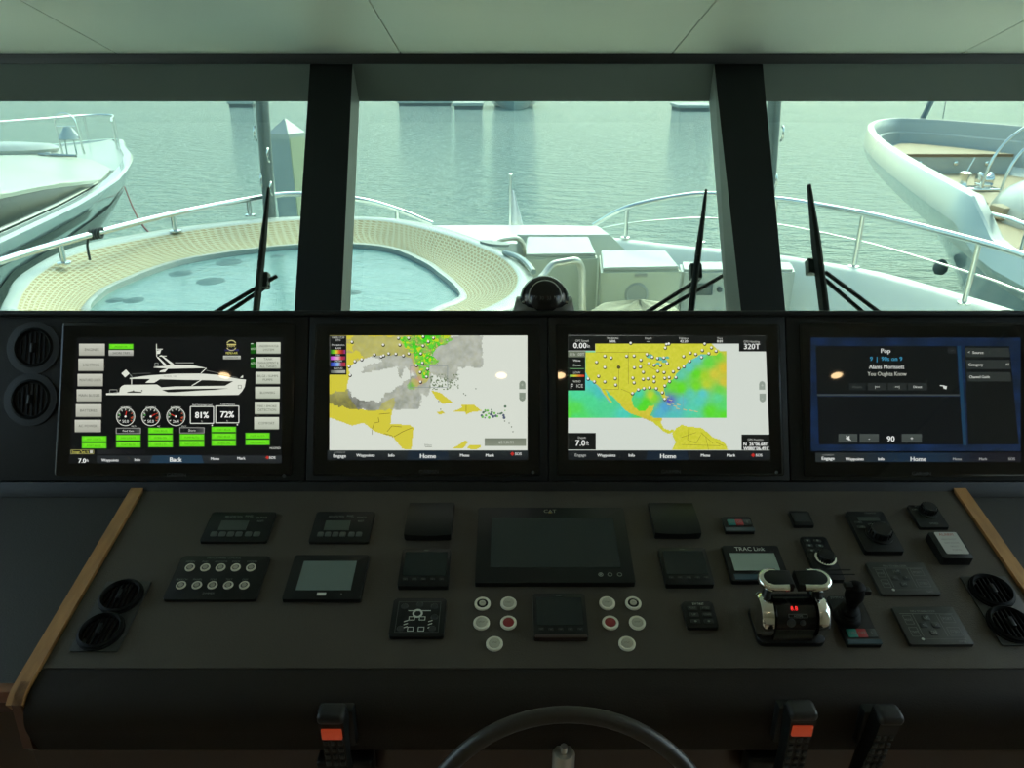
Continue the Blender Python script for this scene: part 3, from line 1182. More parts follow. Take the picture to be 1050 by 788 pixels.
# hoop frames and the rounded front of the cabin
for (yy, xc, hw, top, nm) in ((15.2, RC + .55, 1.15, .62, 'hoop_frame'), (14.5, RC + .45, 1.1, .55, 'hoop_frame')):
    m = MB()
    pts = [(xc + hw * cos(t), yy + .0, dz + (top - dz) * sin(t) ** .8 if sin(t) > 0 else dz) for t in [pi - pi * i / 24 for i in range(25)]]
    m.tube(pts, .028, 8)
    m.build(nm, M_steel, yb, base, smooth=60)
m = MB()
rows = []
for i in range(9):
    t = i / 8
    zz = dz + (.02 - dz) * sin(pi / 2 * t)
    f = cos(pi / 2 * t) ** .45 if t < 1 else 0.02
    rows.append([Vector((RC + .3 + 2.3 * f * (abs(cos(u)) ** .7) * (1 if cos(u) > 0 else -1), 11.3 + 2.6 * f * (abs(sin(u)) ** .7) * (1 if sin(u) > 0 else -1), zz)) for u in [2 * pi * k / 48 for k in range(48)]])
m.loft(rows, cu=True)
m.poly(rows[-1])
m.build('coachroof', M_gel, yb, base, smooth=60)
m = MB()
for k in range(3):
    a = .45 + .4 * k
    q = Vector((7.75 + .17 * k, 12.9 - .55 * k, dz + .02))
    m.box(q.x - .14, q.y - .2, q.z, q.x + .14, q.y + .2, q.z + .22, .05)
m.build('deck_seat', M_teak, yb, base)
m = MB()
P = [Vector((RC - rhw(s) + .12, RA - s, rimz(s) + .28)) for s in (11.8, 12.2, 12.8, 13.5, 15, 17)]
P[0].z = rimz(11.8) + .02
m.tube(P, .022, 8)
for s in (12.5, 13.8, 15.5):
    m.tube([(RC - rhw(s) + .12, RA - s, rimz(s)), (RC - rhw(s) + .12, RA - s, rimz(s) + .28)], .018, 8)
m.build('side_rail', M_steel, yb, base)
a = atz(945, 124, .1)
m = MB()
d = ray(955, 104)
tp = CAM + d * ((a - CAM).dot(FWD))
m.tube([a, tp + (tp - a) * .8], .075, 8)
m.tube([a + Vector((.55, 0, .05)), tp + (tp - a) * .8 + Vector((.25, 0, 0))], .012, 6)
m.build('jackstaff', M_strut, yb, base)
fe = CAM + ray(964.5, 274) * 16.2
m = MB()
m.lathe([(.001, -.17), (.09, -.15), (.14, -.07), (.145, .02), (.10, .12), (.03, .17)], 20, Matrix.Translation(fe))
o = m.build('mooring_fender', mat('dark_fender', (.09, .11, .11), .5), org=fe, smooth=60)
tag(o, 'round dark fender at the stem of the white right-hand yacht', 'fender')

# --- left-hand yacht: silver, dark windows, cream roof
LC, LA = -10.0, 20.0
LT = [(0, 0), (.15, .3), (.5, .52), (1.3, .88), (3.3, 2.0), (4.9, 2.65), (6.8, 3.3), (8.1, 3.6), (9.3, 3.85), (12, 4.2), (18, 4.4)]
LS = [0, .03, .1, .22, .4, .7, 1.1, 1.6, 2.3, 3.2, 4.2, 5.4, 6.6, 7.8, 9, 10.2, 11.4, 13, 15, 18]
base = Vector((LC, LA - 8, SEA_Z))
lb = thing('motor_yacht', 'silver grey yacht on the left with cream cabin roof and dark side windows', 'yacht', base)
lz = lambda s: -.25 + .0 * s


def lrow(z, s0, k, half, dh=0., ss=LS):
    return [Vector((LC + half * max(0, stab(LT, s) * k - dh), LA - s0 - s - min(dh, .1), z)) for s in ss]


HROW = [(-3.5, 2.6, .56), (-2.4, 1.8, .70), (-1.5, 1.0, .84), (-.9, .5, .93), (-.45, .1, .985), (-.29, .02, 1.), (-.25, 0., 1.)]
m = MB()
for half in (-1, 1):
    m.loft([lrow(z, s0, k, half) for z, s0, k in HROW], flip=half > 0)
m.build('hull', M_silver, lb, base, smooth=40)


def hullpt(s, z, off=.02):
    for (za, sa, ka), (zb, sb, kb) in zip(HROW, HROW[1:]):
        if z <= zb or (zb, sb, kb) == HROW[-1]:
            t = (z - za) / (zb - za)
            s0, k = sa + (sb - sa) * t, ka + (kb - ka) * t
            return Vector((LC + stab(LT, s) * k + off, LA - s0 - s + off * .4, z))


m = MB()
rows = []
for i in range(15):
    s = 4.6 + i * .42
    t = i / 14
    zt = -.62 - .10 * t
    zl = zt - .10 - .85 * min(1, t * 1.6)
    rows.append([hullpt(s + (zt - zz) * .55, zz) for zz in [zt + (zl - zt) * j / 5 for j in range(6)]])
m.loft(rows)
m.build('hull_window', M_darkglass, lb, base, smooth=60)
m = MB()
rows = []
for i in range(14):
    s = 8.2 + i * .5
    rows.append([hullpt(s, zz) for zz in (-.42, -.48, -.56)])
m.loft(rows)
m.build('hull_stripe', M_darkglass, lb, base, smooth=60)
m = MB()
for half in (-1, 1):
    m.loft([lrow(-.25, 0, 1, half), lrow(-.21, 0, 1, half, .03), lrow(-.21, 0, 1, half, .14), lrow(-.27, 0, 1, half, .18), ], flip=half < 0)
m.build('toe_rail', M_gelb, lb, base, smooth=40)
m = MB()
m.loft([lrow(-.265, 0, 1, -1, .17), [Vector((LC, p.y, -.21)) for p in lrow(-.265, 0, 1, -1, .17)], lrow(-.265, 0, 1, 1, .17)])
m.build('foredeck_panel', M_gel, lb, base, smooth=60)
RW = [(3.6, .1), (3.9, 1.3), (4.6, 1.9), (5.4, 2.55), (7, 3.15), (8.1, 3.4), (9.2, 3.5), (10.65, 3.75), (18, 4.0)]
RZE = [(3.6, -.2), (5.4, -.22), (7, -.18), (8.1, -.05), (9.2, .06), (10.65, .17), (18, .6)]
RS = [3.6, 3.66, 3.75, 3.9, 4.2, 4.6, 5.0, 5.4, 6.2, 7, 7.6, 8.1, 8.7, 9.2, 10, 10.65, 12.5, 14, 16, 18]
m = MB()
rows = []
for s in RS:
    wd, ze = stab(RW, s), tab(RZE, s)
    cr = .02 + .24 * min(1, (s - 3.6) / 2.2)
    rows.append([Vector((LC + wd * u, LA - s, ze + cr * (1 - abs(u) ** 2.6))) for u in (-1, -.97, -.88, -.7, -.4, 0, .4, .7, .88, .97, 1)])
m.loft(rows)
m.loft([[r[-1] for r in rows], [r[-1] + Vector((-.01, 0, -.05)) for r in rows]])
m.build('cabin_roof', mat('cream_roof', (.60, .61, .50), .35, coat=.2), lb, base, smooth=60)
m = MB()
for half in (-1, 1):
    up = [Vector((LC + half * (stab(RW, s) - .03), LA - s, tab(RZE, s) - .03)) for s in RS if s >= 5.4]
    dn = [Vector((LC + half * (stab(LT, s) - .24), LA - s, -.24)) for s in RS if s >= 5.4]
    m.loft([up, [a.lerp(c, .5) + Vector((half * .05, 0, 0)) for a, c in zip(up, dn)], dn])
m.build('side_glass', M_darkglass, lb, base, smooth=60)
m = MB()
P = [Vector((LC + (stab(LT, s) - .22), LA - s, -.2)) for s in (7.2, 8, 9, 10, 12, 15)]
m.tube(P, .025, 8)
m.build('window_trim', M_chromed, lb, base)
# bow rail
m = MB()
rp = [Vector((LC - .9 * stab(LT, s), LA - .25 - s, .37)) for s in (14, 10, 7, 4.5, 2.6, 1.4, .7, .3, .1)] + [Vector((LC, LA - .3, .37))] + [Vector((LC + .9 * stab(LT, s), LA - .25 - s, .37 if s < 1.5 else .34)) for s in (.1, .3, .7, 1.3, 1.9)]
m.tube(smoothpts(rp, 3), .03, 8)
m.build('bow_rail', M_steel, lb, base, smooth=60)
for s, half in ((1.9, 1), (.5, 1), (.3, -1), (4.5, -1), (9, -1)):
    x, y = LC + half * .9 * stab(LT, s), LA - .25 - s
    m = MB()
    m.tube([(x, y, -.24), (x, y, .36)], .022, 8)
    m.build('rail_stanchion', M_steel, lb, base)
# searchlight under a hoop on the foredeck
q = atz(74, 158.5, -.2)
m = MB()
m.tube([(q.x - .19, q.y, -.2)] + [(q.x + .22 * cos(t), q.y, .42 + .2 * sin(t)) for t in [pi - pi * i / 12 for i in range(13)]] + [(q.x + .26, q.y, -.2)], .02, 8)
m.tube([(q.x - .22, q.y, .36), (q.x + .22, q.y, .36)], .014, 6)
m.build('hoop_frame', M_steel, lb, base, smooth=60)
m = MB()
m.lathe([(.05, .36), (.07, .36), (.22, .12), (.2, .10), (.08, .10)], 20, Matrix.Translation((q.x + .02, q.y, 0)))
m.tube([(q.x - .08, q.y, .11), (q.x - .1, q.y, -.2)], .015, 6)
m.tube([(q.x + .1, q.y, .11), (q.x + .1, q.y, -.2)], .015, 6)
m.build('deck_light', M_gelb, lb, base, smooth=50)
m = MB()
a, bb = atz(40, 158.5, -.1), atz(78, 160, -.1)
m.tube([a, bb], .03, 8)
m.lathe([(.06, -.04), (.07, 0), (.05, .05)], 12, Matrix.Translation(a.lerp(bb, .25)))
m.build('deck_cleat', M_chromed, lb, base)
m = MB()
q = atz(4, 152, -.1)
m.lathe([(1.1, -.08), (1.15, 0), (1.0, .07), (.5, .11), (.01, .12)], 28, Matrix.Translation(q) @ Matrix.Diagonal((1.0, .5, 1, 1)))
m.build('sun_pad', M_gel, lb, base, smooth=60)
# mooring line
a = hullpt(2.6, -.85, .02)
bb = aty(160, 244, 9.0)
m = MB()
pts = [a.lerp(bb, t) - Vector((0, 0, .25 * sin(pi * t))) for t in [i / 10 for i in range(11)]]
m.tube(pts, .014, 6)
o = m.build('mooring_line', M_rope, org=a, smooth=60)
tag(o, 'dark red mooring line running down from the bow of the silver yacht', 'rope')

# ------------------------------------------------------------------ windscreen wipers (outside the glass)
def wiper(label, tip, base, knuckle, arms, woff=-.05, rk=1.2):
    H = lambda p, h: GLP.hit(p[0], p[1], h)
    B0 = H(base, woff)
    T0 = H(tip, woff)
    d = (B0 - T0)
    c = T0 + d * 1.35
    th = thing('windscreen_wiper', label, 'wiper', c)
    m = MB()
    N = 14
    pts = [T0 + d * (1.35 * i / N) for i in range(N + 1)]
    r = [rk * (.007 + .009 * min(1, i / 5)) for i in range(N + 1)]
    m.tube(pts, r, 8, sx=.6)
    m.build('blade', M_rub, th, c)
    m = MB()
    k = H(knuckle, woff - .03)
    m.box(-.022, -.03, -.02, .022, .03, .02, .006)
    for v in m.bm.verts:
        v.co = k + GLP.X * v.co.x + GLP.Y * v.co.y + GLP.N * v.co.z
    m.build('pivot_block', M_plast2, th, c)
    for (a, bb) in arms:
        p, q = H(a, woff - .03), H(bb, woff - .03)
        m = MB()
        m.tube([p, p + (q - p) * 1.5], .008, 8)
        m.build('arm', M_plast, th, c)


wiper('wiper on the left pane, black blade in front of the hot tub', (275.5, 193), (263, 316), (270, 288), (((284, 283), (228, 316)), ((276, 292), (234, 320))))
wiper('wiper on the middle pane, black blade at its right end', (724, 195), (709, 316), (713, 279), (((741, 283), (682, 317)), ((716, 287), (670, 316))))
wiper('wiper on the right pane, thick black blade before the starboard rail', (829.5, 190), (845, 316), (833, 274), (((846, 279), (897, 317)), ((846, 287), (881, 317))), rk=1.6)

# ------------------------------------------------------------------ helm: instrument board and console
c = CON.w(0, -.35) * 1.0
base = Vector((0, c.y, 0))
hc = thing('helm_console', 'wide dark helm console with angled monitor board, leather top and oak side trims', 'console', base)
top = SCR.loc(525, 319)[1]
bot = SCR.loc(525, 494)[1]
low = SCR.loc(525, 502)[1]
sx = [-2.5] + [SCR.loc(x, 410)[0] for x in (315, 562, 808)] + [2.5]
for k in range(4):
    m = MB()
    m.box(sx[k] + .0012, bot, -.03, sx[k + 1] - .0012, top - .012, 0, .003)
    for v in m.bm.verts:
        v.co = SCR.w(*v.co)
    m.build('monitor_board', M_board, hc, base)
m = MB()
m.box(-2.5, top - .014, -.09, 2.5, top + .0, .012, .008, 3)
for v in m.bm.verts:
    v.co = SCR.w(*v.co)
m.build('brow_strip', M_board, hc, base)
m = MB()
m.box(-2.5, low - .02, -.06, 2.5, bot - .0015, .006, .003)
for v in m.bm.verts:
    v.co = SCR.w(*v.co)
m.build('lower_ledge', M_board, hc, base)
m = MB()
m.box(-2.5, low, -.10, 2.5, top - .02, -.031)
for v in m.bm.verts:
    v.co = SCR.w(*v.co)
m.build('backing_panel', M_gasket, hc, base)

# console body: profile in the (y, n) plane of the console, extruded across
xl0, yf = CON.loc(30, 688)
xr0 = CON.loc(1092, 688)[0]
xlb = CON.loc(146, 507)[0]
xrb = CON.loc(979, 507)[0]
EDGE = {-1: xlb, 1: xrb}                                            # left and right ends of the console
seam = CON.loc(525, 686)[1]
prof = [(.03, 0), (seam + .0015, 0)]
m = MB()
m.box(xlb, seam + .001, -.03, xrb, .02, 0)
for v in m.bm.verts:
    v.co = CON.w(*v.co)
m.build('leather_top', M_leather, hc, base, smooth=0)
m = MB()
R = .055
FYL = seam - .035 - R
NB = Plane(CON.w(0, FYL), CON.N).loc(525, 778)[1]                  # underside of the nose
P = [(seam - .001, -.03), (seam - .001, 0), (seam - .02, -.0005)]
for i in range(0, 13):
    t = pi / 2 * i / 12
    P.append((seam - .035 - R * sin(t), -R * (1 - cos(t))))
P += [(seam - .035 - R, NB + .035)]
for i in range(1, 9):
    t = pi / 2 * i / 8
    P.append((seam - .035 - R + .04 * (1 - cos(t)), NB + .035 - .035 * sin(t)))
P += [(seam - .001, NB)]
FY = seam - .035 - R
m.loft([[CON.w(xlb, a, n) for a, n in P], [CON.w(xrb, a, n) for a, n in P]])
m.poly([CON.w(xlb, a, n) for a, n in P])
m.poly([CON.w(xrb, a, n) for a, n in P])
m.build('front_roll', M_leather_shade, hc, base, smooth=40)
# oak trims that follow the top edge and drop over the nose
for sgn in (-1, 1):
    m = MB()
    xa, xb = sorted((EDGE[sgn] + sgn * .002, EDGE[sgn] + sgn * .030))
    Q = [(.02, .006), (seam - .03, .006)] + [(seam - .035 - (R + .006) * sin(pi / 2 * i / 8), .006 - (R + .006) * (1 - cos(pi / 2 * i / 8))) for i in range(1, 4)]
    I = [(a + .012, n - .05) for a, n in Q]
    m.loft([[CON.w(xa, a, n) for a, n in I], [CON.w(xa, a, n) for a, n in Q], [CON.w(xb, a, n) for a, n in Q], [CON.w(xb, a, n) for a, n in I]])
    m.poly([CON.w(xa, *Q[-1]), CON.w(xb, *Q[-1]), CON.w(xb, *I[-1]), CON.w(xa, *I[-1])])
    m.build('oak_trim', M_wood, hc, base, smooth=40)
    m = MB()
    S = [(.02, -.03)] + [(a, n) for a, n in Q[1:]] + [(FY - .004, NB + .04), (FY + .006, NB + .015), (FY + .045, NB - .004), (.02, NB - .004)]
    m.loft([[CON.w(EDGE[sgn] + sgn * .003, a, n) for a, n in S], [CON.w(EDGE[sgn] + sgn * .02, a, n) for a, n in S]])
    m.poly([CON.w(EDGE[sgn] + sgn * .003, a, n) for a, n in S])
    m.poly([CON.w(EDGE[sgn] + sgn * .02, a, n) for a, n in S])
    m.build('end_cheek', M_woodlip, hc, base, smooth=0)
# lower cabinet under the console
uf = CON.w(0, FY + .05, NB)
m = MB()
m.box(xlb - .06, uf.y, .0, xrb + .06, uf.y + .5, uf.z + .01, .004)
m.build('lower_cabinet', M_woodpan, hc, base)
m = MB()
m.box(xlb + .01, uf.y - .012, uf.z - .035, xrb - .01, uf.y + .02, uf.z + .005, .004)
m.build('cabinet_lip', M_woodlip, hc, base)

# side desks beyond the trims
for sgn, lab in ((-1, 'dark side desk with cherry front, left of the helm console'), (1, 'dark side desk with cherry front, right of the helm console')):
    xa, xb = sorted((EDGE[sgn] + sgn * .032, sgn * (HW - .01)))
    fy = CON.loc(8, 697)[1]
    bb = CON.w(0, fy, -.03)
    dd = thing('side_desk', lab, 'desk', ((xa + xb) / 2, bb.y, 0))
    m = MB()
    m.box(xa, fy + .0, -.05, xb, .02, -.012, .002)
    for v in m.bm.verts:
        v.co = CON.w(*v.co)
    m.build('desk_top', mat('desk_leather', (.032, .032, .031), .5, spec=.35, bump=.3, bscale=300), dd, dd.location, smooth=0)
    m = MB()
    m.box(xa, fy - .02, -.042, xb, fy - .001, -.008, .003)
    for v in m.bm.verts:
        v.co = CON.w(*v.co)
    m.build('front_edging', M_edge, dd, dd.location)
    m = MB()
    m.box(xa, fy - .012, -.085, xb, fy + .02, -.044, .002)
    for v in m.bm.verts:
        v.co = CON.w(*v.co)
    m.build('front_rail', M_woodlip, dd, dd.location)
    q = CON.w(0, fy - .0, -.088)
    m = MB()
    m.box(xa, q.y, 0, xb, q.y + .45, q.z, .002)
    m.build('front_panel', M_woodpan, dd, dd.location)

# front wall of the cabin under the windscreen
m = MB()
m.box(-HW, sl.y - .08, -.4, HW, sl.y + .1, sl.z - .1)
struct(m.build('wall_front', M_wall, smooth=0))

# ------------------------------------------------------------------ round air vents
def eyeball(parent, Mloc, r, depth=.012):
    m = MB()
    m.lathe([(r * 1.12, 0), (r * 1.12, .004), (r, .007), (r * .93, .004), (r * .9, -.012)], 36, Mloc, cap=False)
    a = m.build('vent_ring', M_rub, parent, smooth=50)
    m = MB()
    m.lathe([(r * .9, -.012), (.001, -.014)], 30, Mloc)
    for k in range(-3, 4):
        x = k * r * .26
        h = sqrt(max(.0, (r * .88) ** 2 - x * x))
        m2 = [Vector((x - .0012, -h, -.012)), Vector((x + .0012, -h, -.012)), Vector((x + .0012, h, -.012)), Vector((x - .0012, h, -.012))]
        t2 = [p + Vector((.004, 0, .014)) for p in m2]
        m.hexa([Mloc @ p for p in m2], [Mloc @ p for p in t2])
    o = m.build('louvre_disc', M_rub, parent, smooth=30)
    m = MB()
    m.box(-.004, -.011, 0, .004, .011, .009, .002)
    for v in m.bm.verts:
        v.co = Mloc @ v.co
    m.build('vent_tab', M_plast, o)


for (x, y, lab) in ((35, 357, 'round black air vent at the left end of the monitor board, upper one'), (32, 410, 'round black air vent at the left end of the monitor board, lower one')):
    a, bb = SCR.loc(x, y)
    th = thing('air_vent', lab, 'air vent', M=SCR.M(a, bb, .001))
    eyeball(th, Matrix.Identity(4), .042)
    m = MB()
    m.lathe([(.062, 0), (.062, .003), (.046, .004)], 36, cap=False)
    m.build('flange', M_board, th)


def rectof(pl, tl, tr, bl, br, h=0.):
    """plane-local centre and size of a measured quad"""
    P = [pl.loc(*p, h) for p in (tl, tr, bl, br)]
    wd = ((P[1][0] - P[0][0]) + (P[3][0] - P[2][0])) / 2
    hg = ((P[0][1] - P[2][1]) + (P[1][1] - P[3][1])) / 2
    return sum(p[0] for p in P) / 4, sum(p[1] for p in P) / 4, wd, hg


class Dev:
    """a panel mounted on a plane, built in its own local frame; photo pixels turn into local positions"""
    def __init__(s, name, label, cat, quad, h=.006, pl=None, group=None, mat_=None, r=.004, bev=.0015, body='body'):
        s.pl = pl or CON
        s.h = h
        s.cx, s.cy, s.w, s.g = rectof(s.pl, *quad, h)
        s.th = thing(name, label, cat, M=s.pl.M(s.cx, s.cy, .0004), group=group)
        m = MB()
        m.prism(rrect(-s.w / 2, -s.g / 2, s.w / 2, s.g / 2, r), 0, h, bev)
        s.body = m.build(body, mat_ or M_plast, s.th)

    def L(s, px, py, z=None):
        a, b = s.pl.loc(px, py, s.h if z is None else z)
        return a - s.cx, b - s.cy

    def mark(s, name, fn, mt, parent=None, label=None):
        m = MB()
        fn(m)
        o = m.build(name, mt, parent or s.th, smooth=0)
        if label:
            o['label'] = label
        return o

    def rect(s, name, quad, mt, z0=0., z1=.001, bev=0., r=None, parent=None):
        P = [s.L(*p) for p in quad]
        x0, x1 = (P[0][0] + P[2][0]) / 2, (P[1][0] + P[3][0]) / 2
        y1, y0 = (P[0][1] + P[1][1]) / 2, (P[2][1] + P[3][1]) / 2
        m = MB()
        if r:
            m.prism(rrect(x0, y0, x1, y1, r), s.h + z0, s.h + z1, bev)
        else:
            m.box(x0, y0, s.h + z0, x1, y1, s.h + z1, bev)
        return m.build(name, mt, parent or s.th)

    def words(s, items, mt, name='printed_text'):
        m = MB()
        for txt, px, py, hh, wm in items:
            x, y = s.L(px, py)
            m.text(txt, hh, x, y, s.h + .0006, wm)
        return m.build(name, mt, s.th, smooth=0)


PXM = .00225    # metres per photo pixel along the console, roughly

# two autopilot / alarm heads
for quad, lab, dx in ((((213, 526), (283.5, 525), (209.5, 556), (274, 556)), 'small black keypad panel with dim display, leftmost in the back row', 0),
                      (((325, 525.5), (384, 525), (316, 556.5), (378, 556.5)), 'small black keypad panel with brighter display, second in the back row', 0)):
    d = Dev('alarm_panel', lab, 'control panel', quad, .006, group='alarm panels')
    cxp = sum(q[0] for q in quad) / 4
    first = quad[0][0] < 250
    W, G = d.w, d.g
    m = MB()
    m.prism([(-W * .30, -G * .12), (W * .12, -G * .12), (W * .12, G * .2), (-W * .30, G * .2)], d.h, d.h + .0008)
    m.build('display', M_lcd3 if first else mat('dim_lcd_b', (.05, .068, .055), .3), d.th)
    m = MB()
    m.text('FIRE DETECTION', .006, -W * .14, G * .33, d.h + .0006, W * .26)
    m.text('PANEL', .006, W * .1, G * .35, d.h + .0006, W * .12)
    m.text('SILENCE', .005, W * .3, G * .30, d.h + .0006, W * .16)
    m.text('RESET', .005, W * .3, G * .18, d.h + .0006, W * .1)
    m.build('printed_text', M_dimwhite, d.th, smooth=0)
    for k in range(6):
        x = -W * .33 + k * W * .125 + (W * .02 if k > 3 else 0)
        m = MB()
        m.prism(rrect(x - W * .05, -G * .33, x + W * .05, -G * .18, .003), d.h, d.h + .0015, .0005)
        m.build('key', mat('panel_key_grey', (.055, .065, .058), .5), d.th)

# ten-button panel
d = Dev('switch_panel', 'black panel with two rows of five round lit switches', 'control panel', ((187, 570.6), (277.5, 570.6), (166.5, 615), (262, 615.6)), .007, r=.006)
names = ['HORN', 'NAV', 'ANCHOR', 'DECK', 'WIPERS', 'SEARCH', 'PANEL', 'FOG', 'TEST', 'DIM']
k = 0
for y, xs in ((582.7, (194.9, 210.6, 226.3, 241.8, 257.5)), (600.9, (185.8, 202, 218, 234.2, 250.5))):
    for x in xs:
        lx, ly = d.L(x, y)
        m = MB()
        m.lathe([(.0098, 0), (.0098, .002), (.0088, .0034), (.0076, .0034), (.0068, .0018)], 24, Matrix.Translation((lx, ly, d.h)), cap=False)
        sw = m.build('round_switch', mat('switch_face', (.56, .54, .43), .35), d.th)
        m = MB()
        m.lathe([(.0068, .0018), (.0046, .0022)], 20, Matrix.Translation((lx, ly, d.h)), cap=False)
        m.build('dark_ring', mat('switch_ring', (.07, .07, .055), .4), sw)
        m = MB()
        m.lathe([(.0046, .0018), (.0046, .0032), (.001, .0036)], 20, Matrix.Translation((lx, ly, d.h)))
        m.build('switch_cap', mat('switch_cap', (.30, .29, .23), .4), sw)
        k += 1
m = MB()
k = 0
for y, xs in ((576.5, (195.5, 211, 227, 242.5, 258.5)), (594.8, (186.5, 203, 219, 235, 251.5))):
    for x in xs:
        lx, ly = d.L(x, y)
        m.text(names[k], .0045, lx, ly, d.h + .0006, .026)
        k += 1
lx, ly = d.L(230, 572.8)
m.text('SWITCH PANEL CONTROL', .0045, lx, ly, d.h + .0006, .07)
lx, ly = d.L(214, 609)
m.text('DIMMER', .0045, lx, ly, d.h + .0006, .03)
m.build('printed_text', M_dimwhite, d.th, smooth=0)

# grey display
d = Dev('display_unit', 'square black unit with blank pale grey display', 'display unit', ((303, 569.5), (378.5, 569.5), (288.6, 615), (369.5, 615)), .010, r=.003)
d.rect('screen', ((312, 576), (366, 576), (303, 605.7), (359.6, 606)), M_lcd, 0, .0008)
d.rect('badge', ((325.5, 608.3), (334.5, 608.3), (324.6, 611.2), (333.8, 611.2)), M_white, 0, .0008)
m = MB()
lx, ly = d.L(350, 609.7)
m.lathe([(.0015, 0), (.0015, .0008), (.0005, .001)], 10, Matrix.Translation((lx, ly, d.h)))
m.build('sensor_dot', M_dimwhite, d.th)

# hinged curved covers
for quad, lab in ((((418.5, 518), (464, 518), (416.5, 553.5), (464.5, 553)), 'blank black cover with curved lower lip, left of the large dark display'),
                  (((665.5, 518), (711, 518), (670, 552), (716.5, 551)), 'blank black cover with curved lower lip, right of the large dark display')):
    d = Dev('hinged_cover', lab, 'cover', quad, .004, group='hinged covers', body='base_plate')
    m = MB()
    rows = []
    for i in range(9):
        u = -1 + i / 4
        lip = -.004 * (1 - u * u)
        W, G = d.w / 2, d.g / 2
        rows.append([Vector((u * W, G, .004)), Vector((u * W, G, .010)), Vector((u * W, G * .3, .016)), Vector((u * W, -G * .7 + lip, .021)), Vector((u * W, -G + lip, .018)), Vector((u * W, -G + lip, .004))])
    m.loft(rows)
    m.poly(rows[0])
    m.poly(rows[-1])
    m.build('lid', M_plast, d.th, smooth=35)

# small displays with soft keys
def softkey(quad, lab, h=.012, ky=None, strip=False):
    d = Dev('soft_key_display', lab, 'display unit', quad, h, group='small soft key displays', r=.004, mat_=M_plast)
    W, G = d.w, d.g
    m = MB()
    m.prism(rrect(-W * .43, -G * .24, W * .43, G * .40, .002), d.h, d.h + .0008)
    m.build('screen', M_glassblk, d.th)
    for k in range(5):
        x = -W * .36 + k * W * .18
        m = MB()
        m.prism(rrect(x - W * .045, -G * .36, x + W * .045, -G * .30, .0012), d.h, d.h + .0015, .0005)
        m.build('soft_key', M_plast2, d.th)
    m = MB()
    for k in range(5):
        x = -W * .36 + k * W * .18
        m.text('ABCDE'[k] if False else '-', .006, x, -G * .33, d.h + .0019, W * .05)
    m.text('MAIN', .003, 0, G * .445, d.h + .0006, W * .12)
    m.build('printed_text', M_dimwhite, d.th, smooth=0)
    if strip:
        m = MB()
        m.box(-W * .48, -G * .5 - .001, .002, W * .48, -G * .44, d.h + .001, .002)
        m.build('lower_strip', mat('brown_strip', (.035, .02, .016), .35), d.th)
    return d


softkey(((413, 563), (462, 563), (407.4, 601.5), (460, 601.5)), 'small black soft-key display below the left curved cover')
softkey(((674.3, 562), (722, 562), (683.4, 599.8), (733.7, 599.8)), 'small black soft-key display below the right curved cover')
softkey(((545.8, 609), (599.9, 609), (547.8, 654), (602.8, 654)), 'small black soft-key display with brown lower strip, between the round push buttons', strip=True)

# large dark engine display
d = Dev('engine_display', 'large dark switched-off engine display in the middle of the console', 'display', ((490.3, 521), (637.5, 521), (487.3, 598), (653.5, 598)), .012, r=.003)
d.rect('screen', ((504, 532), (629, 532), (503, 582.5), (636, 582.5)), mat('engine_screen', (.016, .023, .0225), .16), 0, .0006)
m = MB()
lx, ly = d.L(564, 524.8)
m.text('CAT', .010, lx, ly, d.h + .0007, .03)
m.build('logo_text', mat('logo_print', (.32, .33, .25), .5), d.th, smooth=0)
m = MB()
lx, ly = d.L(564, 526.1)
m.poly([(lx - .004, ly - .0025, d.h + .0009), (lx + .004, ly - .0025, d.h + .0009), (lx, ly + .002, d.h + .0009)])
m.build('logo_triangle', mat('logo_yellow', (.35, .25, .03), .5), d.th, smooth=0)
for k, x in enumerate((616, 625.4, 635.3)):
    lx, ly = d.L(x, 589.7)
    m = MB()
    m.lathe([(.005, 0), (.005, .0008), (.0037, .0009), (.0037, .0004)], 16, Matrix.Translation((lx, ly, d.h)), cap=False)
    if k == 0:
        m.lathe([(.0025, .0008), (.001, .001)], 10, Matrix.Translation((lx, ly, d.h)))
    m.build('touch_key', M_dimwhite, d.th)

# square keypad with lamp pictograms
d = Dev('lamp_keypad', 'square black keypad with white light pictograms, lower left of centre', 'keypad', ((403, 614), (457.7, 614), (399.4, 653.5), (455.3, 653.5)), .008, r=.006)
W, G = d.w, d.g
m = MB()
z = d.h + .0006
def frame(m, x0, y0, x1, y1, t, z):
    for a in ((x0, y0, x1, y0 + t), (x0, y1 - t, x1, y1), (x0, y0, x0 + t, y1), (x1 - t, y0, x1, y1)):
        m.poly([(a[0], a[1], z), (a[2], a[1], z), (a[2], a[3], z), (a[0], a[3], z)])
frame(m, -W * .40, -G * .40, W * .40, G * .40, .0010, z)
m.build('frame_line', M_faint, d.th, smooth=0)
m = MB()
m.lathe([(.010, .0002), (.010, .0012), (.0065, .0012), (.0065, .0002)], 22, Matrix.Translation((-.002, G * .09, d.h)), cap=False)
frame(m, -W * .2, G * .16, W * .22, G * .165, .0012, z)
for (x, y) in ((-.012, -.008), (.008, -.008), (-.012, -.024), (.008, -.024)):
    s_ = 1 if y > -.01 else -1
    for (xa, ya, xb, yb2) in ((-.006, 0, .006, .0014), (-.006, 0, -.0046, .008 * s_), (.0046, 0, .006, .008 * s_), (-.006, .0075 * s_, .006, .009 * s_)):
        m.poly([(x + xa, y + ya, z), (x + xb, y + ya, z), (x + xb, y + yb2, z), (x + xa, y + yb2, z)])
for y in (-.012, -.019, -.026):
    for x in (-.026, .020):
        m.poly([(x, y, z), (x + .008, y + .003, z), (x + .008, y + .005, z), (x, y + .002, z)])
m.build('pictograms', M_white, d.th, smooth=0)
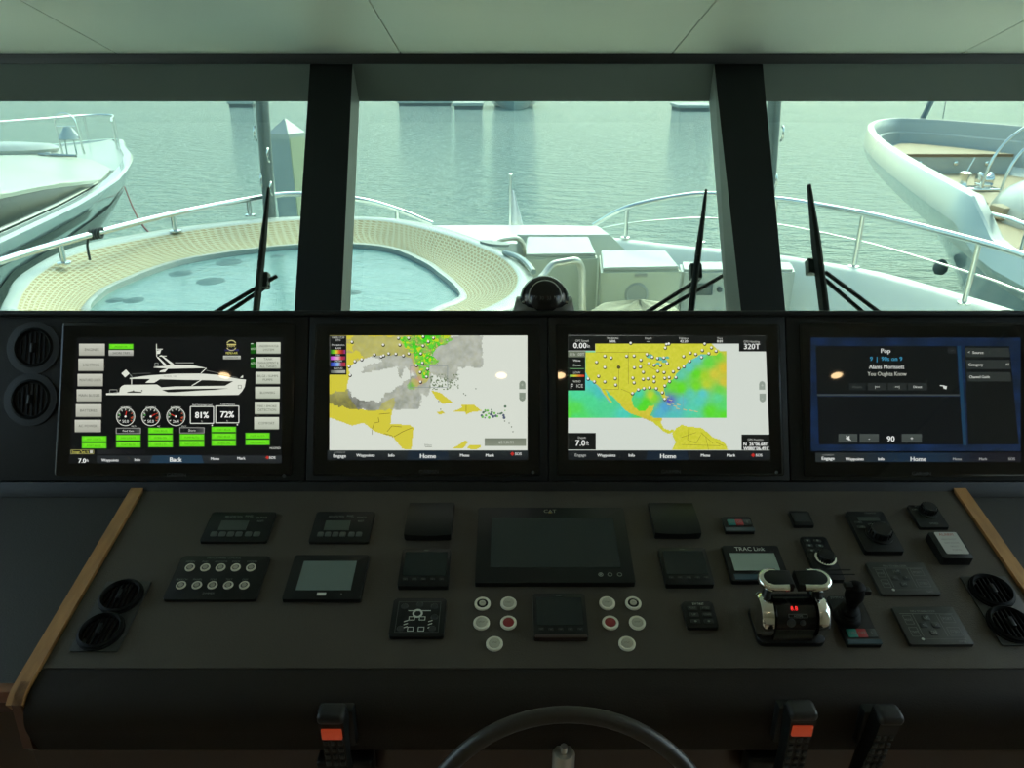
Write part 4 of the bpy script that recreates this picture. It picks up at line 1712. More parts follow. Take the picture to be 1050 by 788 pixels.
for (u, v) in ((-.28, .28), (0, .33), (.28, .28), (.3, 0), (.28, -.3), (-.3, -.3)):
    m = MB()
    m.lathe([(.007, 0), (.006, .001), (.001, .0012)], 16, Matrix.Translation((W * u, G * v, d.h)))
    m.build('key_dome', M_plast2, d.th)

# round push buttons
PB = [(494.7, 618.8, 'ringed', 'round ivory push button with dark inner ring, top left of the left cluster'), (521.4, 618.5, 'plain', 'plain round ivory push button, top right of the left cluster'),
      (493.7, 638.6, 'plain', 'plain round ivory push button, middle left of the left cluster'), (521.4, 638.4, 'red', 'round red push button with ivory ring, in the left cluster'),
      (507, 659.9, 'plain', 'plain round ivory push button, lowest of the left cluster'),
      (622.7, 618.3, 'plain', 'plain round ivory push button, top left of the right cluster'), (649.4, 618.3, 'ringed', 'round ivory push button with dark inner ring, top right of the right cluster'),
      (625.9, 638.4, 'red', 'round red push button with ivory ring, in the right cluster'), (653.5, 638.4, 'plain', 'plain round ivory push button, middle right of the right cluster'),
      (643, 659.8, 'plain', 'plain round ivory push button, lowest of the right cluster')]
for (x, y, kind, lab) in PB:
    a, bb = CON.loc(x, y, .004)
    th = thing('push_button', lab, 'push button', M=CON.M(a, bb, .0004), group='round engine push buttons')
    R0 = .0157
    m = MB()
    m.lathe([(R0, 0), (R0, .003), (R0 * .93, .0045), (R0 * .72, .0045), (R0 * .68, .003)], 32, cap=False)
    m.build('ring', M_ivory, th, smooth=50)
    m = MB()
    if kind == 'ringed':
        m.lathe([(R0 * .68, .003), (R0 * .42, .0034), (R0 * .42, .003)], 28, cap=False)
        m.build('dark_ring', M_rub, th)
        m = MB()
        m.lathe([(R0 * .42, .001), (R0 * .42, .0045), (R0 * .34, .005), (.0001, .005)], 24)
        m.build('cap', M_ivoryd, th, smooth=50)
    else:
        m.lathe([(R0 * .66, .001), (R0 * .66, .004), (R0 * .58, .0046), (.0001, .005)], 28)
        o = m.build('cap', M_red if kind == 'red' else M_ivoryd, th, smooth=50)
    m = MB()
    if kind == 'plain':
        m.text('START' if y < 630 else ('STOP' if y < 650 else 'SYNC'), .0035, 0, 0, .0056, .011)
        m.build('printed_text', mat('button_print', (.12, .12, .10), .5), th, smooth=0)
    elif kind == 'ringed':
        m.text('ON', .0035, 0, 0, .0056, .006)
        m.build('printed_text', mat('button_print', (.12, .12, .10), .5), th, smooth=0)
    else:
        m.bm.free()

# six-key pad
d = Dev('six_key_pad', 'small black keypad of six keys, right of the round push buttons', 'keypad', ((698.5, 617.5), (730, 617), (705, 644.5), (737.5, 643.5)), .008, r=.005)
W, G = d.w, d.g
for r_ in range(3):
    for c_ in range(2):
        x, y = -W * .2 + c_ * W * .42, G * .22 - r_ * G * .25
        m = MB()
        m.prism(rrect(x - W * .15, y - G * .08, x + W * .15, y + G * .08, .002), d.h, d.h + .0016, .0006)
        kk = m.build('key', M_plast2, d.th)
        m = MB()
        if r_ < 2:
            m.text(('PORT', 'STBD', 'UP', 'DOWN')[r_ * 2 + c_], .0045, x, y, d.h + .0022, W * .22)
        else:
            m.lathe([(.0025, 0), (.002, .0006)], 10, Matrix.Translation((x, y, d.h + .0016)))
        m.build('key_print', M_dimwhite, kk, smooth=0)
m = MB()
m.text('BOW THRUST', .005, W * .02, G * .40, d.h + .0006, W * .36)
m.build('printed_text', M_white, d.th, smooth=0)

# red / green key pad
def trikeys(d, px, y, sz=.011):
    for x, mt, nm in zip(px, (M_green, M_redkey, mat('grey_key', (.035, .045, .04), .4)), ('green_key', 'red_key', 'grey_key')):
        lx, ly = d.L(x, y)
        m = MB()
        m.prism(rrect(lx - sz, ly - sz, lx + sz, ly + sz, .002), d.h, d.h + .0016, .0006)
        kk = m.build(nm, mt, d.th)
        m = MB()
        m.text({'green_key': 'ON', 'red_key': 'OFF', 'grey_key': 'S'}[nm], .006, lx, ly, d.h + .0022, sz * 1.5)
        m.build('key_print', M_dimwhite, kk, smooth=0)


d = Dev('key_switch_unit', 'small black unit with green and red keys, right of the curved cover', 'control panel', ((739.4, 530.4), (768.6, 530.4), (745, 545.7), (774.8, 545.7)), .008, r=.003)
trikeys(d, (750.2, 757.8, 766), 536.4, .0085)
d.rect('front_strip', ((743, 541.5), (773, 541.5), (744.5, 545), (774.5, 545)), mat('blue_grey_strip', (.06, .08, .085), .25), 0, .001)

# stabiliser display
d = Dev('stabiliser_display', 'black unit with pale display lettered TRAC Link, beside the throttle', 'display unit', ((739.4, 560), (797.6, 560), (751.5, 596.4), (810, 596.4)), .010, r=.003)
d.rect('screen', ((747.4, 567.9), (793.5, 567.9), (754, 585.7), (800, 585.7)), M_lcd2, 0, .0008)
lx, ly = d.L(768.6, 563.5)
m = MB()
m.text('TRAC Link', .0105, lx, ly, d.h + .0007, .062)
m.build('logo_text', M_white, d.th, smooth=0)
d.rect('blue_strip', ((752.5, 589.5), (806, 589.5), (754, 595), (809, 595)), mat('blue_strip', (.035, .065, .085), .2), 0, .001)

# tiny blank
d = Dev('blank_module', 'tiny blank black module, rightmost but two in the back row', 'control panel', ((808, 524.5), (830, 524.5), (814.8, 539.3), (834, 539.3)), .008, r=.003)
d.rect('cover_plate', ((811, 526.5), (828.5, 526.5), (815, 535.5), (831, 535.5)), M_plast2, 0, .001, r=.002)


def knob(parent, x, y, h, r, hh, grip=True, ring=None):
    m = MB()
    prof = [(r * 1.25, 0), (r * 1.25, .003), (r, .004), (r * .96, hh * .8), (r * .85, hh), (.001, hh)]
    m.lathe(prof, 32, Matrix.Translation((x, y, h)))
    k = m.build('knob', M_plast, parent, smooth=40)
    if grip:
        m = MB()
        for i in range(18):
            t = 2 * pi * i / 18
            m.box(-.0012, -.0012, .005, .0012, .0012, hh * .85)
            for v in m.bm.verts[-8:] if False else []:
                pass
            m.bm.verts.ensure_lookup_table()
            for v in m.bm.verts[-8:]:
                v.co += Vector((x + r * .98 * cos(t), y + r * .98 * sin(t), h))
        m.build('grip_ribs', M_rub, k, smooth=0)
    if ring:
        m = MB()
        m.lathe([(r * 1.3, .003), (r * 1.3, .0055), (r * 1.05, .0065), (r * 1.05, .003)], 32, Matrix.Translation((x, y, h)), cap=False)
        m.build('chrome_ring', M_chrome, k, smooth=50)
    return k


# long remote with rotary knob
d = Dev('jog_controller', 'narrow black controller with lit keys and chrome-ringed knob, behind the throttle', 'control panel', ((820.5, 550.7), (843.5, 550.7), (838.8, 595), (870, 595)), .010, r=.004)
lx, ly = d.L(846, 574)
knob(d.th, lx, ly, d.h, .0165, .016, ring=True)
for r_ in range(3):
    for c_ in range(2):
        x, y = d.L(827.5 + c_ * 10.5 + r_ * 2.4, 555 + r_ * 5.2)
        m = MB()
        m.prism(rrect(x - .007, y - .004, x + .007, y + .004, .002), d.h, d.h + .0015, .0005)
        kk = m.build('key', M_plast2, d.th)
        m = MB()
        m.lathe([(.0026, 0), (.002, .0005)], 10, Matrix.Translation((x, y, d.h + .0015)))
        m.build('key_light', M_dimwhite, kk)
m = MB()
x, y = d.L(857, 585)
m.box(x - .035, y - .001, d.h, x + .03, y + .001, d.h + .001)
m.box(x - .033, y - .013, d.h, x + .034, y - .011, d.h + .001)
m.build('groove_line', M_rub, d.th)

# autopilot with big knob
d = Dev('autopilot_head', 'black autopilot head with slot display and large rotary knob', 'control panel', ((866, 524.7), (905, 524.7), (889, 566.3), (927.7, 565.3)), .012, r=.004)
lx, ly = d.L(901.5, 549)
knob(d.th, lx, ly, d.h, .022, .020)
d.rect('display', ((878, 530.8), (900, 530.8), (881.5, 534.5), (903.5, 534.5)), M_lcd3, 0, .0008)
for k, (x, y) in enumerate(((880, 536.5), (894, 538.5), (905, 537), (883, 541), (908, 541))):
    x, y = d.L(x, y)
    m = MB()
    m.prism(rrect(x - .008, y - .0035, x + .008, y + .0035, .0015), d.h, d.h + .0014, .0004)
    kk = m.build('key', M_plast2, d.th)
    m = MB()
    m.text(('-1', 'AUTO', '+1', '-10', '+10')[k], .004, x, y, d.h + .002, .011)
    m.build('key_print', M_dimwhite, kk, smooth=0)
d.words([('STEERING', 892, 526.8, .004, .035)], M_dimwhite)

# corner knob panel
d = Dev('searchlight_control', 'small black panel with one round knob, rightmost in the back row', 'control panel', ((930, 518.7), (961, 518.7), (943.7, 541), (972, 541)), .008, r=.003)
lx, ly = d.L(951, 525.5)
knob(d.th, lx, ly, d.h, .016, .018)
d.words([('OFF', 938, 523, .005, .018), ('SPEED', 957.5, 537.5, .005, .025), ('FLOOD', 942.5, 520.2, .004, .02)], M_dimwhite)

# white-faced unit
d = Dev('white_faced_unit', 'black edged unit with white printed face and red heading', 'control panel', ((951, 546.2), (981, 545.5), (968, 573.5), (999, 572.5)), .020, r=.004)
d.rect('white_face', ((957.0, 546.6), (979.0, 546.2), (971.5, 569.0), (994.5, 568.2)), mat('white_face', (.40, .40, .37), .5), 0, .001, r=.003)
m = MB()
x, y = d.L(969.5, 549)
m.text('ALARM', .007, x, y, d.h + .0016, .03)
m.build('red_heading', mat('red_print', (.30, .03, .02), .5), d.th, smooth=0)
m = MB()
for k, t in enumerate(('PRESS TO TEST', 'UNIT ACTIVE', 'FAULT', 'POWER')):
    x, y = d.L(972.5 + k * 3, 554 + k * 3.6)
    m.text(t, .004, x, y, d.h + .0016, .03)
m.build('printed_text', mat('grey_print', (.17, .17, .16), .5), d.th, smooth=0)

# membrane keypads
for quad, lab in ((((886.6, 577.7), (944.9, 576.3), (904.9, 610), (966.6, 609.7)), 'flat membrane keypad with printed arrow boxes, upper of the two'),
                  (((913.3, 623.4), (975.7, 621.8), (934.6, 661.8), (1000, 661)), 'flat membrane keypad with printed arrow boxes, lower of the two near the vents')):
    d = Dev('membrane_keypad', lab, 'keypad', quad, .007, group='membrane keypads', r=.003, mat_=mat('membrane_grey', (.018, .0205, .018), .45))
    W, G = d.w, d.g
    z = d.h + .0006
    m = MB()
    m.mi = 0
    for (u0, v0, u1, v1) in ((-.40, -.30, -.27, -.06), (-.40, .02, -.27, .26), (.20, -.28, .40, -.06), (.20, .06, .40, .28)):
        frame(m, W * u0, G * v0, W * u1, G * v1, .0007, z)
    frame(m, -W * .43, G * .30, W * .43, G * .305, .0007, z)
    m.poly([(-W * .23, -G * .3, z), (-W * .224, -G * .3, z), (-W * .224, G * .3, z), (-W * .23, G * .3, z)])
    m.poly([(W * .15, -G * .3, z), (W * .156, -G * .3, z), (W * .156, G * .3, z), (W * .15, G * .3, z)])
    m.poly([(-W * .28, -G * .37, z), (W * .42, -G * .37, z), (W * .42, -G * .365, z), (-W * .28, -G * .365, z)])
    m.text('FIN STABILIZER', .005, -W * .03, G * .37, z, W * .4)
    m.text('MODE', .005, -W * .335, G * .14, z, W * .1)
    m.text('TRIM', .005, -W * .335, -G * .18, z, W * .1)
    m.text('PORT', .006, W * .30, G * .17, z, W * .14)
    m.text('STBD', .006, W * .30, -G * .17, z, W * .14)
    m.text('CONTROL', .004, W * .33, -G * .43, z, W * .12)
    m.build('printed_lines', M_dimwhite, d.th, smooth=0)
    for (u, v, t) in ((-.04, .20, 'UP'), (-.04, -.20, 'DN'), (-.14, 0, '<'), (.06, 0, '>')):
        m = MB()
        m.prism(rrect(W * u - W * .06, G * v - G * .07, W * u + W * .06, G * v + G * .07, .003), d.h, d.h + .0012, .0004)
        kk = m.build('arrow_key', M_plast2, d.th)
        m = MB()
        m.text(t, .006, W * u, G * v, d.h + .0018, W * .08)
        m.build('key_print', M_dimwhite, kk, smooth=0)
    m = MB()
    m.lathe([(.003, 0), (.0025, .0008)], 10, Matrix.Translation((-W * .26, -G * .365, d.h)))
    m.build('led', M_white, d.th)

# joystick
d = Dev('thruster_joystick', 'black joystick on a narrow plate with green and red keys, right of throttle', 'joystick', ((846.6, 611.5), (881, 611.5), (870.6, 661.8), (905.5, 661.8)), .008, r=.003, body='plate')
trikeys(d, (873.8, 883.5, 893.5), 650, .0095)
d.rect('front_strip', ((868.5, 656.5), (903, 656.5), (870, 661), (905, 661)), mat('blue_strip', (.035, .065, .085), .2), 0, .001)
d.words([('JOYSTICK', 858, 613.5, .005, .026)], M_dimwhite)
lx, ly = d.L(868, 634)
m = MB()
m.lathe([(.026, 0), (.026, .003), (.024, .009), (.020, .012), (.0215, .017), (.017, .021), (.0185, .026), (.013, .030), (.010, .036)], 28, Matrix.Translation((lx, ly, d.h)))
m.build('boot', M_rub, d.th, smooth=50)
m = MB()
Mj = Matrix.Translation((lx, ly, d.h + .030)) @ Matrix.Rotation(radians(-6), 4, 'X') @ Matrix.Scale(.80, 4)
m.lathe([(.011, 0), (.013, .01), (.017, .024), (.0215, .036), (.021, .052), (.018, .062), (.019, .068), (.012, .074), (.001, .075)], 24, Mj)
g_ = m.build('grip', M_rub, d.th, smooth=50)
m = MB()
m.box(.006, -.010, .045, .034, .010, .060, .004)
m.box(-.03, -.008, .062, -.002, .010, .074, .004)
for v in m.bm.verts:
    v.co = Mj @ v.co
m.build('thumb_paddle', M_plast, g_)

# dual air vents in a plate
for quad, cs, lab in ((((111.6, 596.5), (156, 596.5), (68, 668), (120, 668)), ((124.5, 613), (104, 648.5)), 'plate with two round black air vents, at the left edge of the console'),
                      (((981.4, 591.4), (1028.5, 591), (1030.6, 662), (1082, 662)), ((1016.4, 607.2), (1035.5, 641.5)), 'plate with two round black air vents, at the right edge of the console')):
    d = Dev('twin_air_vent', lab, 'air vent', quad, .003, r=.003, mat_=mat('vent_plate', (.022, .024, .0235), .4), group='console air vents')
    for (x, y) in cs:
        lx, ly = d.L(x, y)
        eyeball(d.th, Matrix.Translation((lx, ly, d.h + .004)), .036)
        m = MB()
        m.lathe([(.042, 0), (.042, .003), (.038, .005), (.034, .004)], 32, Matrix.Translation((lx, ly, d.h)), cap=False)
        m.build('collar', M_rub, d.th, smooth=50)

# ------------------------------------------------------------------ throttle
xa, ya = CON.loc(808, 652)
tw = CON.loc(848, 640)[0] - CON.loc(768, 640)[0]
th = thing('throttle_control', 'twin lever throttle with chrome hubs and two chrome-capped black levers', 'throttle', M=CON.M(xa, ya + .018, .0004) @ Matrix.Scale(.86, 4))
HWt = tw / 2
m = MB()
m.prism(rrect(-HWt * .98, -.05, HWt * .98, .05, .015), 0, .012, .004)
m.build('base_plate', M_plast, th)
AX = .045
RX = Matrix.Translation((0, 0, AX)) @ Matrix.Rotation(pi / 2, 4, 'Y')
m = MB()
m.lathe([(.042, -HWt * .58), (.044, -HWt * .56), (.044, HWt * .56), (.042, HWt * .58)], 40, RX)
m.box(-HWt * .56, -.044, .0, HWt * .56, .044, AX)
drum = m.build('drum', M_bezel, th, smooth=40)
for sgn in (-1, 1):
    m = MB()
    z0, z1 = sorted((sgn * HWt * .60, sgn * HWt * .97))
    m.lathe([(.040, z0), (.047, z0 + .003), (.047, z1 - .006), (.042, z1), (.02, z1 + .001), (.001, z1 + .001)] if sgn > 0 else [(.001, z0 - .001), (.02, z0 - .001), (.042, z0), (.047, z0 + .006), (.047, z1 - .003), (.040, z1)], 40, RX)
    m.build('chrome_hub', M_chrome if True else M_chromed, th, smooth=40)
    # lever arm: rises back and up to the handle
    xm = sgn * HWt * .76
    m = MB()
    pts = [(xm, .006, AX + .03), (xm - sgn * .002, .016, AX + .046), (xm - sgn * .006, .023, AX + .062), (xm - sgn * .014, .026, AX + .074)]
    m.tube(pts, [.017, .013, .012, .012], 12, sx=.75)
    lv = m.build('lever_arm', M_chromed if False else M_plast, th, smooth=50)
    m = MB()
    # handle: black D pad inside a chrome horseshoe
    hx0, hx1 = (-HWt * .92, -HWt * .06) if sgn < 0 else (HWt * .06, HWt * .98)
    hz = AX + .080
    yc = .026
    hh = .021
    oc = []
    # outline: flat inner end, rounded outer end
    for t in [(-pi / 2 + pi * i / 14) for i in range(15)]:
        if sgn > 0:
            oc.append((hx1 - hh + hh * cos(t), yc + hh * sin(t)))
        else:
            oc.append((hx0 + hh - hh * cos(t), yc - hh * sin(t)))
    if sgn > 0:
        oc = oc + [(hx0, yc + hh), (hx0, yc - hh)]
    else:
        oc = oc + [(hx1, yc - hh), (hx1, yc + hh)]
    m.prism(oc, hz - .012, hz + .008, .004)
    m.build('grip_pad', M_plast, lv, smooth=40)
    m = MB()
    arc = oc[:15]
    ext = [(hx0 + .010, oc[15][1]), ] if sgn > 0 else [(hx1 - .010, oc[15][1])]
    path = [Vector((p[0], p[1], hz)) for p in ([(hx0 + .012, yc - hh)] + arc + [(hx0 + .03, yc + hh)] if sgn > 0 else [(hx1 - .03, yc + hh)] + arc + [(hx1 - .012, yc - hh)])]
    m.tube(path, .0085, 10)
    m.build('chrome_cap', M_chrome, lv, smooth=60)
m = MB()
Mt = Matrix.Translation((0, 0, AX)) @ Matrix.Rotation(radians(28), 4, 'X')
def drumpt(m, fn):
    m2 = MB()
    fn(m2)
    for v in m2.bm.verts:
        v.co = Mt @ (v.co + Vector((0, 0, .0445)))
    return m2
drumpt(m, lambda q: q.text('8.8', .009, -.004, .004, 0, .022)).build('red_readout', M_redled, drum, smooth=0)
drumpt(m, lambda q: (q.text('ACTIVE', .004, .002, -.012, 0, .03), frame(q, -.018, -.016, .022, -.008, .0006, 0))).build('printed_text', M_dimwhite, drum, smooth=0)
Mt = Matrix.Translation((0, 0, AX)) @ Matrix.Rotation(radians(62), 4, 'X')
for x, r in ((-.012, .009), (.012, .006)):
    drumpt(m, lambda q: q.lathe([(r, -.001), (r, .001), (r * .8, .0015), (.001, .0016)], 20, Matrix.Translation((x, 0, 0)))).build('drum_button', M_plast2, drum)
m.bm.free()

# ------------------------------------------------------------------ compass on the brow
p = SCR.hit(558, 316)
cy = p.y + .055
cz = SCR.hit(525, 322).z
c = Vector((aty(558, 310, cy).x, cy, cz))
pxs = (c - CAM).dot(FWD) / FPX
th = thing('compass', 'black domed magnetic compass standing on the dash brow', 'compass', c)
zb = aty(558, 316, cy).z - c.z
R = 25 * pxs
m = MB()
pts = rrect(-32 * pxs, -.05, 32 * pxs, .05, .03)
m.prism(pts, -.02, zb + 10 * pxs, .012, taper=.88)
m.build('base', mat('compass_base', (.11, .115, .095), .5), th, smooth=50)
m = MB()
zc = zb + 9 * pxs
prof = [(R * .98, -.004), (R, .0)] + [(R * cos(a), R * 1.0 * sin(a)) for a in [pi / 2 * i / 12 for i in range(1, 12)]] + [(.001, R)]
m.lathe(prof, 40, Matrix.Translation((0, -.004, zc)))
dome = m.build('hood', M_bezel, th, smooth=60)
# glass window facing the helmsman: a smaller bulging dome with a light rim
Mw = Matrix.Translation((0, -.004, zc)) @ Matrix.Rotation(radians(62), 4, 'X')
m = MB()
ang = radians(40)
m.tube([Mw @ Vector((R * 1.0 * sin(ang) * cos(t), R * sin(ang) * sin(t), R * cos(ang) + .001)) for t in [radians(-20 + 220 * i / 24) for i in range(25)]], .0014, 8)
m.build('rim_ring', mat('compass_rim', (.42, .45, .42), .3), dome, smooth=60)
m = MB()
m.lathe([(R * 1.012 * sin(a), R * 1.012 * cos(a)) for a in [ang * i / 8 for i in range(8, 0, -1)]] + [(.0005, R * 1.012)], 32, Mw, cap=False)
m.build('lens', M_bezel, dome, smooth=60)
m = MB()
for k, t in enumerate(('W', '30', '33', 'N')):
    a = radians(-36 + 24 * k)
    m.text(t, .008, .034 * sin(a) * 1.2, zc + R * .38, -R * .95, .012)
for v in m.bm.verts:
    x, y, z = v.co
    yy = y - zc
    rr = sqrt(max(1e-6, (R * 1.02) ** 2 - x * x - yy * yy))
    v.co = Vector((x, -.004 - rr, y))
m.build('compass_card_print', M_faint, dome, smooth=0)
m = MB()
for sgn in (-1, 1):
    m.lathe([(.004, 0), (.004, .002), (.001, .003)], 10, Matrix.Translation((sgn * R * .86, -.004 - R * .52, zc + .004)) @ Matrix.Rotation(pi / 2, 4, 'X'))
m.build('hood_screws', M_chromed, dome)

# ------------------------------------------------------------------ handsets hanging below the nose
FZ = CON.w(0, FY, -.08)
def handset(label, cx, w_, ptop, lcd, kind):
    y = FZ.y - .035
    t = aty(cx, ptop, y)
    sc = (t - CAM).dot(FWD) / FPX
    th = thing('radio_handset', label, 'handset', t)
    hw = w_ / 2 * sc
    L = .17
    m = MB()
    if kind:
        rows = []
        for u, k, d in ((0, .75, .010), (.02, .98, .016), (.12, 1.0, .018), (.3, .92, .016), (.6, .86, .015), (1., .95, .014)):
            rows.append([Vector((hw * k * a, bdep * d, -L * u)) for a, bdep in ((-1, .6), (-.9, -1), (.9, -1), (1, .6), (.9, 1), (-.9, 1))])
        m.loft(rows, cu=True)
        m.poly(rows[0])
        m.poly(rows[-1])
    else:
        rows = []
        for u, k, d in ((0, .8, .008), (.02, 1., .016), (.15, .98, .018), (.35, .9, .016), (.6, .98, .016), (1., .9, .014)):
            rows.append([Vector((hw * k * a - .02 * u, bdep * d, -L * u)) for a, bdep in ((-1, .2), (-.8, -1), (.8, -1), (1, .2), (.8, 1), (-.8, 1))])
        m.loft(rows, cu=True)
        m.poly(rows[0])
        m.poly(rows[-1])
    for v in m.bm.verts:
        v.co.z -= .004
    body = m.build('body', M_plast, th, smooth=45)
    m = MB()
    m.box(-hw * .98, -.021, -.018, hw * .98, .014, .002, .008, 3)
    m.build('ear_cap', mat('handset_cap', (.018, .0185, .0185), .4, spec=.3), th)
    if lcd:
        m = MB()
        m.box(-hw * .72, -.021, -.048, hw * .72, -.012, -.026, .001)
        m.build('lit_display', M_orange, th)
    z0 = -.06 if lcd else -.045
    for r_ in range(5):
        for c_ in range(3):
            x = (-.5 + .5 * c_) * hw * 1.05 - (.0 if kind else .02 * (-(z0 - r_ * .016)) / L)
            z = z0 - r_ * .016
            m = MB()
            m.box(x - hw * .17, -.0185 if kind else -.0195, z - .0045, x + hw * .17, -.012, z + .0045, .0015)
            kk = m.build('key', M_plast2, th)
    m = MB()
    m.box(-.03, .012, -.10, .03, .034, -.02, .004)
    m.build('cradle', M_plast, th)
    return th


handset('radio handset with dim red display, hanging left of the steering wheel', 340.5, 29, 727, True, True)
handset('radio handset with bright orange display, hanging right of the steering wheel', 822, 29, 723.5, True, True)
handset('black radio handset without display, rightmost under the console nose', 911, 26, 728, False, False)
for (x, y, w_, lab) in ((352, 783, 58, 'black cable box on the wood panel under the left radio handset'), (796, 780.5, 54, 'black cable box on the wood panel under the orange display handset')):
    yb2 = uf.y - .055
    p = aty(x, y, yb2)
    hw = w_ / 2 * (p - CAM).dot(FWD) / FPX
    m = MB()
    m.box(p.x - hw, yb2, p.z - .09, p.x + hw, uf.y - .0125, p.z, .008, 3)
    m.mi = 1
    m.box(p.x - hw * .8, yb2 - .002, p.z - .07, p.x + hw * .8, yb2 + .004, p.z - .02, .0015)
    o = m.build('cable_box', [M_plast, M_rub], org=(p.x, uf.y - .0125, p.z - .09))
    tag(o, lab, 'cable box')

# ------------------------------------------------------------------ steering wheel
wy = FZ.y - .13
ctr_top = aty(582, 733, wy)
sc = (ctr_top - CAM).dot(FWD) / FPX
WR = .235
tl = radians(20)
WY = Vector((0, sin(tl), cos(tl)))
ctr = ctr_top - WY * WR
WN = Vector((1, 0, 0)).cross(WY)
Mx = Matrix(((1, 0, WN.x, ctr.x), (0, WY.y, WN.y, ctr.y), (0, WY.z, WN.z, ctr.z), (0, 0, 0, 1)))
th = thing('steering_wheel', 'dark leather-rimmed steering wheel at the bottom centre', 'steering wheel', M=Mx)
m = MB()
m.tube([(WR * cos(t), WR * sin(t), 0) for t in [2 * pi * i / 72 for i in range(72)]], .0125, 14, closed=True)
m.build('rim', M_cloth, th, smooth=60)
for k in range(3):
    a = (radians(18), radians(162), radians(270))[k]
    m = MB()
    m.tube([(.03 * cos(a), .03 * sin(a), -.03), (.1 * cos(a), .1 * sin(a), -.028), (WR * .97 * cos(a), WR * .97 * sin(a), 0)], [.010, .008, .007], 10)
    m.build('spoke', M_chrome, th, smooth=60)
m = MB()
m.lathe([(.03, -.12), (.03, -.05), (.045, -.045), (.045, -.025), (.038, -.018), (.001, -.015)], 32)
m.build('hub', M_chrome, th, smooth=40)
# chrome shaft housing seen through the wheel
p = aty(578, 774, uf.y - .07)
m = MB()
m.lathe([(.020, -.05), (.020, .0), (.017, .006), (.006, .007), (.006, .02), (.001, .021)], 24, Matrix.Translation(p))
m.tube([p + Vector((0, 0, -.04)), p + Vector((0, .08, -.06))], .014, 10)
o = m.build('tilt_lock', M_steelm, org=p, smooth=40)
tag(o, 'chrome column fitting behind the steering wheel, below the console nose', 'fitting')

